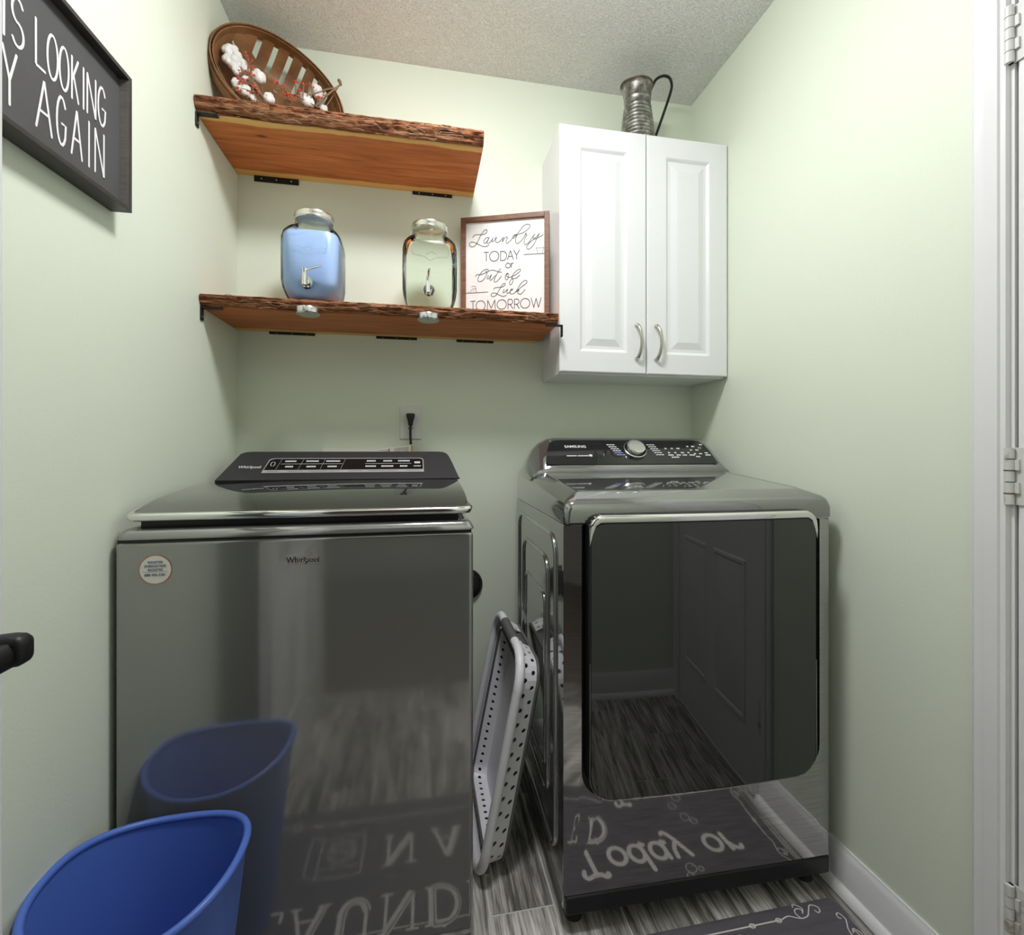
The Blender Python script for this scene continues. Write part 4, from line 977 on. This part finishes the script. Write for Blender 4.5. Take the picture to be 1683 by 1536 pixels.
STEMS = [('cotton stem with a dense cluster of white bolls at the wall end of the basket', [(-0.150, 0.001, 0.0125), (-0.141, 0.016, 0.0161), (-0.124, 0.01, 0.0107), (-0.138, -0.024, 0.0125), (-0.125, -0.015, 0.0196), (-0.108, -0.034, 0.0125), (-0.105, 0.0, 0.0107), (-0.095, -0.012, 0.0107)], (-0.02, -0.07)),
         ('cotton stem with open husked bolls in the middle of the basket among red berries', [(-0.058, -0.01, 0.0179), (-0.069, -0.085, 0.0161), (-0.078, -0.045, 0.0107), (-0.092, -0.078, 0.0125), (-0.013, -0.054, 0.0143), (-0.044, -0.085, 0.0089)], (0.01, -0.085)),
         ('cotton stem with split husked bolls at the low open end of the basket', [(0.078, 0.096, 0.0161), (0.090, 0.082, 0.0143), (0.071, 0.033, 0.0179), (0.055, 0.04, 0.0107), (0.118, 0.050, 0.0107)], (0.126, 0.128))]
for si, (lab, bolls, end) in enumerate(STEMS):
    rr = random.Random(20 + si)
    base = Vector(bk3(end[0], end[1], -0.012 if si < 2 else 0.012))
    t = thing('cotton_stem', lab, 'cotton stem', tuple(base), 'cotton stems in the woven basket')
    mb = MB()
    for p, q, r_ in bolls:
        c = Vector(bk3(p, q, -0.022)); mid = (c + base) / 2 + BN * rr.uniform(-0.012, 0.002)
        mb.tube(smooth_path([base, mid, c - BN * r_ * 0.5], 5), 0.0016, 6)
    if si == 2:
        mb.tube(smooth_path([bk3(0.097, 0.03, -0.01), bk3(0.112, 0.085, 0.006), bk3(0.128, 0.142, 0.014)], 5), 0.0026, 8)
        mb.tube(smooth_path([bk3(0.128, 0.142, 0.014), bk3(0.124, 0.152, 0.012), bk3(0.118, 0.160, 0.008)], 4), 0.0050, 6)
    obj('stem', mb, 'twig', t, angle=60)
    for k, (p, q, r_) in enumerate(bolls):
        c = Vector(bk3(p, q, -0.022 + rr.uniform(-0.004, 0.004)))
        o = obj('boll', boll_mb(c, r_ * 1.15, rr), 'cotton', t, angle=80)
        if si > 0 or k in (4, 6): obj('husk', husk_mb(c, r_, rr), 'husk', o, angle=30, solid=0.0008)
SPR = [('branching sprig of small red berries beside the clustered cotton bolls in the basket', [(-0.110, 0.023), (-0.093, 0.004), (-0.082, -0.011), (-0.093, -0.041), (-0.092, -0.068), (-0.076, -0.064), (-0.067, -0.053), (-0.068, -0.028), (-0.05, -0.061), (-0.042, -0.073), (-0.078, -0.105), (-0.056, -0.085), (-0.079, -0.082)], [(-0.02, -0.105), (-0.06, -0.06), (-0.09, -0.01)]),
       ('branching sprig of small red berries near the low open end of the basket', [(-0.021, -0.001), (-0.009, -0.001), (0.004, -0.002), (0.015, -0.012), (0.022, -0.012), (0.039, -0.007), (0.045, 0.006), (0.023, 0.055), (0.034, 0.04), (0.049, 0.034), (0.043, 0.065), (0.057, 0.075), (0.064, 0.087), (0.091, 0.066), (0.101, 0.071)], [(0.105, 0.03), (0.05, 0.015), (-0.01, -0.015)])]
for si, (lab, ber, main) in enumerate(SPR):
    rr = random.Random(50 + si)
    root = Vector(bk3(main[0][0], main[0][1], -0.012))
    t = thing('berry_sprig', lab, 'berry sprig', tuple(root), 'red berry sprigs in the woven basket')
    M_ = smooth_path([bk3(p, q, -0.010) for p, q in main], 6)
    mb = MB().tube(M_, 0.0013, 6); bm_ = MB()
    for p, q in ber:
        for j in range(4):
            c = Vector(bk3(p + rr.uniform(-.007, .007), q + rr.uniform(-.007, .007), -0.006 + rr.uniform(-.006, .006)))
            a = min(M_, key=lambda v_: (v_ - c).length)
            mb.tube(smooth_path([a, (a + c) / 2 + BN * 0.003, c], 3), 0.0006, 5)
            bm_.sphere(c, rr.uniform(0.0020, 0.0032), 7, 5)
    obj('twigs', mb, 'twig', t, angle=60)
    o = obj('berries', bm_, 'berry_red', t, angle=80); o['kind'] = 'stuff'

# ================================================================== OUTLET, PLUG, CORD, PAPERS
ot = thing('wall_outlet', 'white duplex outlet plate on the back wall above the washing machine', 'outlet', (-0.036, BACK, 1.166))
pl_ = rrect(-0.0725, 0.0008, 1.1090, 1.2227, 0.003, 3)
pl2 = rrect(-0.0700, -0.0017, 1.1115, 1.2202, 0.003, 3)
obj('plate', MB().loft([[(x, BACK, z) for x, z in pl_], [(x, BACK - 0.003, z) for x, z in pl_], [(x, BACK - 0.006, z) for x, z in pl2]]), 'outlet_plastic', ot, angle=40)
for zz in (1.1860, 1.1460):
    o = obj('receptacle', MB().cyl((-0.036, BACK - 0.0055, zz), (-0.036, BACK - 0.0085, zz), 0.0165, n=28), 'outlet_plastic', ot, angle=40)
    obj('slots', MB().box(-0.0435, -0.0415, BACK - 0.0088, BACK - 0.008, zz - 0.003, zz + 0.005).box(-0.0305, -0.0285, BACK - 0.0088, BACK - 0.008, zz - 0.003, zz + 0.005), 'gap_black', o, angle=0)
obj('plate_screw', MB().cyl((-0.036, BACK - 0.006, 1.166), (-0.036, BACK - 0.0072, 1.166), 0.0028, n=12), 'satin_chrome', ot)
pc = thing('power_cord', 'black power plug and cord hanging from the white outlet plate', 'power cord', (-0.036, BACK - 0.02, 1.17))
obj('plug', MB().loft([[(-0.036 + x * w_, BACK - 0.0085 - y * dpt, z) for x, y in rrect(-1, 1, 0, 1, 0.25, 3)] for z, w_, dpt in ((1.1960, 0.0120, 0.024), (1.1935, 0.0142, 0.028), (1.186, 0.0138, 0.030), (1.170, 0.0090, 0.027), (1.1565, 0.0072, 0.024), (1.1550, 0.0055, 0.022))]), 'rubber', pc, angle=40)
obj('cord', MB().tube(smooth_path([(-0.036, BACK - 0.020, 1.160), (-0.0365, BACK - 0.021, 1.13), (-0.035, BACK - 0.022, 1.09), (-0.033, BACK - 0.020, 1.05), (-0.035, BACK - 0.018, 0.98), (-0.04, BACK - 0.018, 0.90)], 6), 0.0042, 10), 'rubber', pc, angle=60)
tg = thing('cord_tag', 'small printed paper tag with orange marks standing behind the washer console', 'tag', (-0.085, 1.632, 1.0))
fy = lambda x, z: (x, 1.6312 + 0.02 * (x + 0.1), z)
obj('tag_sheet', MB().add([fy(-0.139, 0.95), fy(-0.028, 0.95), fy(-0.028, 1.0915), fy(-0.0345, 1.0915), fy(-0.139, 1.0765)], [(0, 1, 2, 3, 4)]), 'paper', tg, angle=0, solid=0.0006)
fy2 = lambda x, z: (x, 1.6302 + 0.02 * (x + 0.1), z)
mb = MB()
for k in range(4):
    for q in range(14):
        x = -0.134 + q * 0.0066
        if q in (5, 6): continue
        ztop = 1.0745 + 0.015 * (x + 0.139) / 0.11
        mb.add([fy2(x + a, ztop - 0.006 - 0.0045 * k + b_) for a, b_ in ((0, 0), (0.0048, 0.0006), (0.0048, 0.0026), (0, 0.0020))], [(0, 1, 2, 3)])
obj('tag_print', mb, 'paper_print', tg, angle=0, kind='stuff')
mb = MB()
for x in (-0.108, -0.034): mb.add([fy2(x + a, b_) for a, b_ in ((0, 1.045), (0.0048, 1.045), (0.0048, 1.0885 if x > -0.05 else 1.0770), (0, 1.0885 if x > -0.05 else 1.0765))], [(0, 1, 2, 3)])
obj('tag_stripes', mb, 'paper_orange', tg, angle=0, kind='stuff')
tag(obj('paper_booklet', MB().add([(-0.3165, 1.640, 0.95), (-0.120, 1.642, 0.95), (-0.128, 1.642, 1.0750), (-0.3165, 1.640, 1.0815)], [(0, 1, 2, 3)]), 'paper', None, angle=0, solid=0.003), 'plain cream paper booklet tucked upright behind the washer console', 'booklet')
ro = thing('round_outlet', 'round black fixture on the back wall between washer and dryer', 'outlet', (0.158, BACK, 0.604))
obj('rim', MB().loft([[(0.158 + r_ * math.cos(2 * PI * k / 36), BACK - d, 0.604 + r_ * math.sin(2 * PI * k / 36)) for k in range(36)] for r_, d in ((0.0530, 0), (0.0530, 0.006), (0.0505, 0.010), (0.0465, 0.010), (0.0450, 0.007))]), 'rubber', ro, angle=40)
obj('cap', MB().loft([[(0.158 + r_ * math.cos(2 * PI * k / 36), BACK - d, 0.604 + r_ * math.sin(2 * PI * k / 36)) for k in range(36)] for r_, d in ((0.0440, 0.004), (0.0440, 0.014), (0.036, 0.020), (0.015, 0.023))]), 'kick_plastic', ro, angle=40)

# ================================================================== FLOOR MAT
MX0, MX1, MY0, MY1, MZ = -0.425, 0.962, 0.555, 0.9765, 0.004
fm = thing('floor_mat', 'dark purple laundry floor mat with white lettering and scrolled border', 'mat', ((MX0 + MX1) / 2, (MY0 + MY1) / 2, 0))
obj('mat_sheet', MB().loft([[(x, y, 0.0) for x, y in rrect(MX0, MX1, MY0, MY1, 0.012, 4)], [(x, y, MZ - 0.001) for x, y in rrect(MX0, MX1, MY0, MY1, 0.012, 4)], [(x, y, MZ) for x, y in rrect(MX0 + 0.002, MX1 - 0.002, MY0 + 0.002, MY1 - 0.002, 0.011, 4)]]), 'mat_fabric', fm, angle=40)
fp = lambda x, y: (x, y, MZ + 0.0004)
fp2 = lambda x, y: (x, y, MZ + 0.0008)
# serif capitals: thick and thin strokes with slab serifs and an inline
SER = {
 'L': [([(0.22, 0), (0.22, 1)], 1), ([(0.0, 0), (1, 0)], .35), ([(1, 0), (1, .28)], .4), ([(0, 1), (.46, 1)], .3)],
 'A': [([(0.08, 0), (.46, 1)], .45), ([(.50, 1), (.88, 0)], 1), ([(.24, .34), (.74, .34)], .3), ([(-.06, 0), (.26, 0)], .3), ([(.70, 0), (1.06, 0)], .3)],
 'U': [([(.16, 1), (.16, .35)] + arc(.5, .35, .34, .33, 180, 360), 1), ([(.84, .3), (.84, 1)], .45), ([(-.04, 1), (.36, 1)], .3), ([(.66, 1), (1.02, 1)], .3)],
 'N': [([(.12, 0), (.12, 1)], .4), ([(.14, 1), (.86, 0)], 1), ([(.88, 0), (.88, 1)], .4), ([(-.06, 0), (.30, 0)], .3), ([(-.06, 1), (.2, 1)], .3), ([(.70, 1), (1.06, 1)], .3)],
 'D': [([(.18, 0), (.18, 1)], 1), ([(.18, 1), (.45, 1)] + arc(.45, .5, .48, .5, 90, -90) + [(.18, 0)], .8), ([(-.04, 0), (.3, 0)], .3), ([(-.04, 1), (.3, 1)], .3)],
 'R': [([(.18, 0), (.18, 1)], 1), ([(.18, 1), (.5, 1)] + arc(.5, .76, .36, .24, 90, -90) + [(.2, .52)], .6), ([(.42, .5), (.92, 0)], .9), ([(-.04, 0), (.4, 0)], .3), ([(-.04, 1), (.3, 1)], .3)],
 'Y': [([(.08, 1), (.5, .48)], .9), ([(.92, 1), (.5, .48)], .45), ([(.5, .5), (.5, 0)], 1), ([(.28, 0), (.72, 0)], .3), ([(-.06, 1), (.26, 1)], .3), ([(.74, 1), (1.06, 1)], .3)],
 'K': [([(.18, 0), (.18, 1)], 1), ([(.88, 1), (.24, .46)], .4), ([(.38, .60), (.92, 0)], .95), ([(-.04, 0), (.4, 0)], .3), ([(-.04, 1), (.4, 1)], .3), ([(.70, 1), (1.04, 1)], .3), ([(.74, 0), (1.06, 0)], .3)],
 'E': [([(.18, 0), (.18, 1)], 1), ([(0, 0), (.95, 0)], .35), ([(0, 1), (.9, 1)], .35), ([(.2, .52), (.66, .52)], .3), ([(.95, 0), (.95, .26)], .35), ([(.9, 1), (.9, .78)], .35), ([(.66, .62), (.66, .42)], .3)],
}
def serif(word, x, y0, h, adv, wd, thick):
    for k, ch in enumerate(word):
        mb, mi = MB(), MB()
        for st, tw in SER[ch]:
            q = [(x + adv * k + p[0] * wd, y0 + p[1] * h) for p in st]
            mb.ribbon(q, thick * tw, fp, caps=False)
            if tw >= 0.8 and len(q) <= 30: mi.ribbon([(a + thick * 0.22, b_) for a, b_ in q], thick * 0.14, fp2, caps=False)
        o = obj('letter', mb, 'mat_print', fm, angle=0)
        obj('inline', mi, 'mat_fabric', o, angle=0)
serif('LAUNDRY', -0.395, 0.8640, 0.093, 0.1015, 0.080, 0.0185)
serif('NAKED', -0.095, 0.6860, 0.092, 0.1253, 0.078, 0.0175)
# flowing lower-case words
LOW = {
 'T': [[(-.25, .74), (-.30, .88), (-.18, 1.0), (0, .97), (.25, .90), (.5, .93), (.70, 1.02), (.82, .98), (.80, .90)], [(.28, .93), (.22, .5), (.16, 0)]],
 'o': [[(.5 + .40 * math.cos(a), .32 + .32 * math.sin(a)) for a in [2 * PI * k / 14 for k in range(15)]]],
 'd': [[(.40 + .36 * math.cos(a), .32 + .32 * math.sin(a)) for a in [2 * PI * k / 14 for k in range(15)]], [(.84, 1.0), (.78, .5), (.72, .0), (.9, .02)]],
 'a': [[(.40 + .36 * math.cos(a), .32 + .32 * math.sin(a)) for a in [2 * PI * k / 14 for k in range(15)]], [(.80, .66), (.76, .3), (.74, 0), (.92, .04)]],
 'y': [[(.08, .66), (.14, .34), (.34, .10)], [(.80, .66), (.58, .30), (.30, -.14), (.04, -.36), (-.10, -.30)]],
 'r': [[(.16, .66), (.12, .3), (.10, 0)], [(.13, .36), (.35, .60), (.62, .66), (.70, .56)]],
 'm': [[(.08, .66), (.06, .3), (.04, 0)], [(.06, .36), (.22, .62), (.38, .60), (.40, .3), (.38, 0)], [(.40, .36), (.58, .62), (.76, .60), (.78, .3), (.80, .02), (.92, .04)]],
 'w': [[(.02, .66), (.10, .12), (.26, .04), (.44, .5), (.48, .64)], [(.46, .5), (.52, .08), (.70, .06), (.86, .40), (.90, .66)]],
}
def lower(word, x, y0, h, thick, adv):
    for ch in word:
        mb = MB()
        if ch == ' ': x += adv * 0.55; continue
        wd = adv * (1.35 if ch in 'mw' else 1.0)
        for st in LOW[ch]:
            mb.ribbon(smooth_path([(x + p[0] * wd * 0.92 + 0.12 * h * p[1], y0 + p[1] * h) for p in st], 4), thick, fp)
        x += wd
        obj('letter', mb, 'mat_print', fm, angle=0)
lower('Today or', 0.395, 0.806, 0.080, 0.0122, 0.0620)
lower('Tomorrow', 0.545, 0.600, 0.068, 0.0092, 0.0440)
mb = MB()
for x, y, r_ in ((0.672, 0.896, 0.0140), (0.697, 0.902, 0.0070), (0.660, 0.917, 0.0090), (0.688, 0.928, 0.0080), (0.735, 0.735, 0.013), (0.755, 0.752, 0.010), (0.715, 0.690, 0.012), (0.742, 0.660, 0.014)):
    mb.ribbon([(x + r_ * math.cos(2 * PI * k / 20), y + r_ * math.sin(2 * PI * k / 20)) for k in range(20)], 0.0018, fp, closed=True)
    mb.ribbon([(x + r_ * .6 * math.cos(R(a)), y + r_ * .6 * math.sin(R(a))) for a in (-60, -40, -20)], 0.0012, fp)
obj('bubbles', mb, 'mat_print', fm, angle=0, kind='stuff')
mb = MB(); wx, wy = -0.262, 0.664
for st in ([(0, 0), (.11, 0), (.11, .125), (0, .125), (0, 0)], [(0, .098), (.11, .098)], [(0, .125), (-.030, .108), (-.030, -.012), (0, 0)]):
    for a, b_ in zip(st, st[1:]): mb.ribbon([(wx + a[0], wy + a[1]), (wx + b_[0], wy + b_[1])], 0.0022, fp)
for r_ in (0.036, 0.027): mb.ribbon([(wx + .055 + r_ * math.cos(2 * PI * k / 28), wy + .050 + r_ * math.sin(2 * PI * k / 28)) for k in range(28)], 0.0022, fp, closed=True)
for k in range(4): mb.ribbon(smooth_path([(wx + .034 + .011 * k, wy + .038), (wx + .040 + .011 * k, wy + .052), (wx + .044 + .011 * k, wy + .060)], 3), 0.002, fp)
obj('washing_machine_drawing', mb, 'mat_print', fm, angle=0, kind='stuff')
# scrolled border
BX0, BX1, BY0, BY1 = MX0 + 0.030, MX1 - 0.036, MY0 + 0.060, MY1 - 0.028
mb = MB()
SCR = [[(0, 0), (.02, .0045), (.036, -.002), (.050, -.006), (.066, -.003), (.078, .008), (.090, .018), (.104, .012), (.103, .002), (.095, -.001), (.092, .005)],
       [(.046, -.005), (.042, .006), (.046, .014), (.056, .016), (.062, .010), (.058, .004)], [(.058, .004), (.066, .014), (.058, .024), (.050, .026), (.047, .021)]]
def scroll(x, y, dx, dy, swap):
    for st in SCR:
        q = [((x + p[0] * dx, y + p[1] * dy) if not swap else (x + p[1] * dx, y + p[0] * dy)) for p in st]
        mb.ribbon(smooth_path(q, 4), 0.0026, fp)
for y, sy in ((BY1, 1), (BY0, -1)):
    mb.ribbon([(BX0 + 0.11, y), (BX1 - 0.125, y)], 0.0032, fp)
    scroll(BX1 - 0.120, y, 1, sy, False); scroll(BX0 + 0.105, y, -1, sy, False)
    for cx in (BX1 - 0.128, BX1 - 0.195, BX0 + 0.11, BX0 + 0.175):
        mb.ribbon([(cx + 0.0065 * math.cos(2 * PI * k / 12), y + 0.0045 * math.sin(2 * PI * k / 12)) for k in range(12)], 0.0026, fp, closed=True)
for x, sx_ in ((BX1 + 0.012, 1), (BX0 - 0.008, -1)):
    mb.ribbon([(x, BY0 + 0.12), (x, BY1 - 0.115)], 0.0032, fp)
    scroll(x, BY1 - 0.110, sx_ * 0.7, 0.95, True); scroll(x, BY0 + 0.115, sx_ * 0.7, -0.95, True)
    mb.ribbon([(x + 0.0045 * math.cos(2 * PI * k / 12), (BY0 + BY1) / 2 + 0.0065 * math.sin(2 * PI * k / 12)) for k in range(12)], 0.0026, fp, closed=True)
obj('scroll_border', mb, 'mat_print', fm, angle=0, kind='stuff')

# ================================================================== BLUE WASTE BIN
bx, by, bz = -0.4370, 0.866, MZ
bn = thing('waste_bin', 'blue plastic waste bin with wavy oval rim in front of the washing machine', 'bin', (bx, by, bz))
N_ = 72
def bring(f, sc=1.0):
    out = []
    for k in range(N_):
        a = 2 * PI * k / N_; c, s_ = math.cos(a), math.sin(a)
        top = 0.391 + 0.012 * math.cos(2 * a) - bz
        rx, ry = (0.098 + 0.044 * f) * sc, (0.088 + 0.048 * f) * sc
        e = 2.25
        out.append((bx + rx * math.copysign(abs(c) ** (2 / e), c), by + ry * math.copysign(abs(s_) ** (2 / e), s_), bz + top * f))
    return out
fsq = [0.0, 0.01, 0.1, 0.25, 0.4, 0.55, 0.7, 0.85, 0.95, 1.0]
inn = [bring(f, 0.975) for f in fsq[::-1][:-1]]
inn.append([(x, y, bz + 0.006) for x, y, z in bring(0.012, 0.97)])
obj('shell', MB().loft([bring(f) for f in fsq] + inn), 'bin_blue', bn, angle=60)
obj('rim', MB().tube([(bx + (x - bx) * 0.995, by + (y - by) * 0.995, z) for x, y, z in bring(1.0)], 0.0062, 12, closed=True), 'bin_blue', bn, angle=70)

# ================================================================== COLLAPSIBLE LAUNDRY BASKET
LA = R(11.4)
LO = Vector((0.1360, 1.152, 0.0135)); LP = Vector((math.sin(LA), 0, math.cos(LA))); LQ = Vector((0, 1, 0)); LN = Vector((math.cos(LA), 0, -math.sin(LA)))
LL, LW, LT = 0.552, 0.385, 0.058
def lb(p, q, n_): return tuple(LO + LP * p + LQ * q + LN * n_)
lk = thing('laundry_basket', 'collapsed white plastic laundry basket with grey trim standing between washer and dryer', 'laundry basket', tuple(lb(0, LW / 2, 0)))
def loop(ins, n=8, r=0.075, step=None):
    return rrect(ins, LL - ins, ins, LW - ins, max(r - ins, 0.02), n)
def resample(P, m):
    P = [Vector(p) for p in P] + [Vector(P[0])]; L_ = [0]
    for a, b_ in zip(P, P[1:]): L_.append(L_[-1] + (b_ - a).length)
    out = []; j = 0
    for k in range(m):
        s_ = L_[-1] * k / m
        while L_[j + 1] < s_: j += 1
        out.append(tuple(P[j].lerp(P[j + 1], (s_ - L_[j]) / max(1e-9, L_[j + 1] - L_[j]))))
    return out
def wall(ins0, n0, ins1, n1, m, rows, skip=None):
    """perforated wall strip: m cells around, staggered round holes"""
    A_, B_ = resample(loop(ins0), m * 2), resample(loop(ins1), m * 2)
    def pt(u, v):
        k = int(math.floor(u)) % (2 * m); j = (k + 1) % (2 * m); f = u - math.floor(u)
        a = Vector(A_[k]).lerp(Vector(A_[j]), f); b_ = Vector(B_[k]).lerp(Vector(B_[j]), f); c = a.lerp(b_, v)
        return lb(c.x, c.y, n0 + (n1 - n0) * v)
    mb = MB()
    edges = [0.0] + [r_[0] for r_ in rows] + [r_[1] for r_ in rows if r_ is rows[-1]]
    for (v0, v1, ph, hr) in rows:
        for k in range(m):
            u0 = 2 * k + ph
            if skip and skip(pt(u0 + 1, (v0 + v1) / 2)): continue
            o8 = [(u0, v0), (u0 + 1, v0), (u0 + 2, v0), (u0 + 2, (v0 + v1) / 2), (u0 + 2, v1), (u0 + 1, v1), (u0, v1), (u0, (v0 + v1) / 2)]
            if not hr: mb.add([pt(*p) for p in o8], [tuple(range(8))]); continue
            angs = [-135, -90, -45, 0, 45, 90, 135, 180]
            i8 = [(u0 + 1 + hr[0] * math.cos(R(a)), (v0 + v1) / 2 + (v1 - v0) * hr[1] * math.sin(R(a))) for a in angs]
            mb.add([pt(*p) for p in o8 + i8], [(j, (j + 1) % 8, 8 + (j + 1) % 8, 8 + j) for j in range(8)])
    return mb
cut = lambda P: P[2] > 0.50 and 1.30 < P[1] < 1.405
wmb = wall(0.004, 0.004, 0.022, LT, 46, [(0.0, 0.14, 0, 0), (0.14, 0.54, 0, (0.34, 0.28)), (0.54, 0.94, 1, (0.34, 0.28)), (0.94, 1.0, 1, 0)], cut)
obj('outer_wall', wmb, 'basket_white', lk, angle=0, solid=0.0022, weld=0.0004)
obj('inner_wall', wall(0.040, 0.012, 0.052, LT - 0.002, 62, [(0.0, 0.2, 0, 0), (0.2, 0.75, 0, (0.42, 0.20)), (0.75, 1.0, 0, 0)]), 'basket_white', lk, angle=0, solid=0.002, weld=0.0004)
rp = resample(loop(0.0), 120)
obj('rim', MB().tube([lb(p, q, 0.004) for p, q in rp], 0.0125, 12, closed=True), 'basket_white', lk, angle=70)
obj('base_gasket', MB().tube([lb(p, q, LT + 0.001) for p, q in resample(loop(0.021), 120)], 0.0050, 8, closed=True), 'basket_grey', lk, angle=70)
obj('fold_gasket', MB().tube([lb(p, q, 0.012) for p, q in resample(loop(0.040), 120)], 0.0040, 8, closed=True), 'basket_grey', lk, angle=70)
def strip(i0, n0, i1, n1):
    a, b_ = resample(loop(i0), 120), resample(loop(i1), 120)
    return MB().loft([[lb(p, q, n0) for p, q in a], [lb(p, q, n1) for p, q in b_]], True, False, False)
obj('fold_band', strip(0.022, LT, 0.040, 0.012), 'basket_grey', lk, angle=60, solid=0.0015)
mb = MB().add([lb(p, q, LT - 0.003) for p, q in resample(loop(0.052), 80)], [tuple(range(80))])
obj('bottom', mb, 'basket_white', lk, angle=0, solid=0.002)
gh = [lb(p, q, 0.004) for p, q in rp if p > LL - 0.035 and 0.115 < q < 0.270]
gh.sort(key=lambda v_: v_[1])
obj('grip', MB().tube(gh, 0.0142, 14), 'basket_grey', lk, angle=70)
for s_ in (0.10, 0.285):
    obj('caster', MB().cyl(lb(0.02, s_, LT - 0.01), lb(-0.004, s_, LT - 0.01), 0.006, n=10), 'basket_grey', lk)
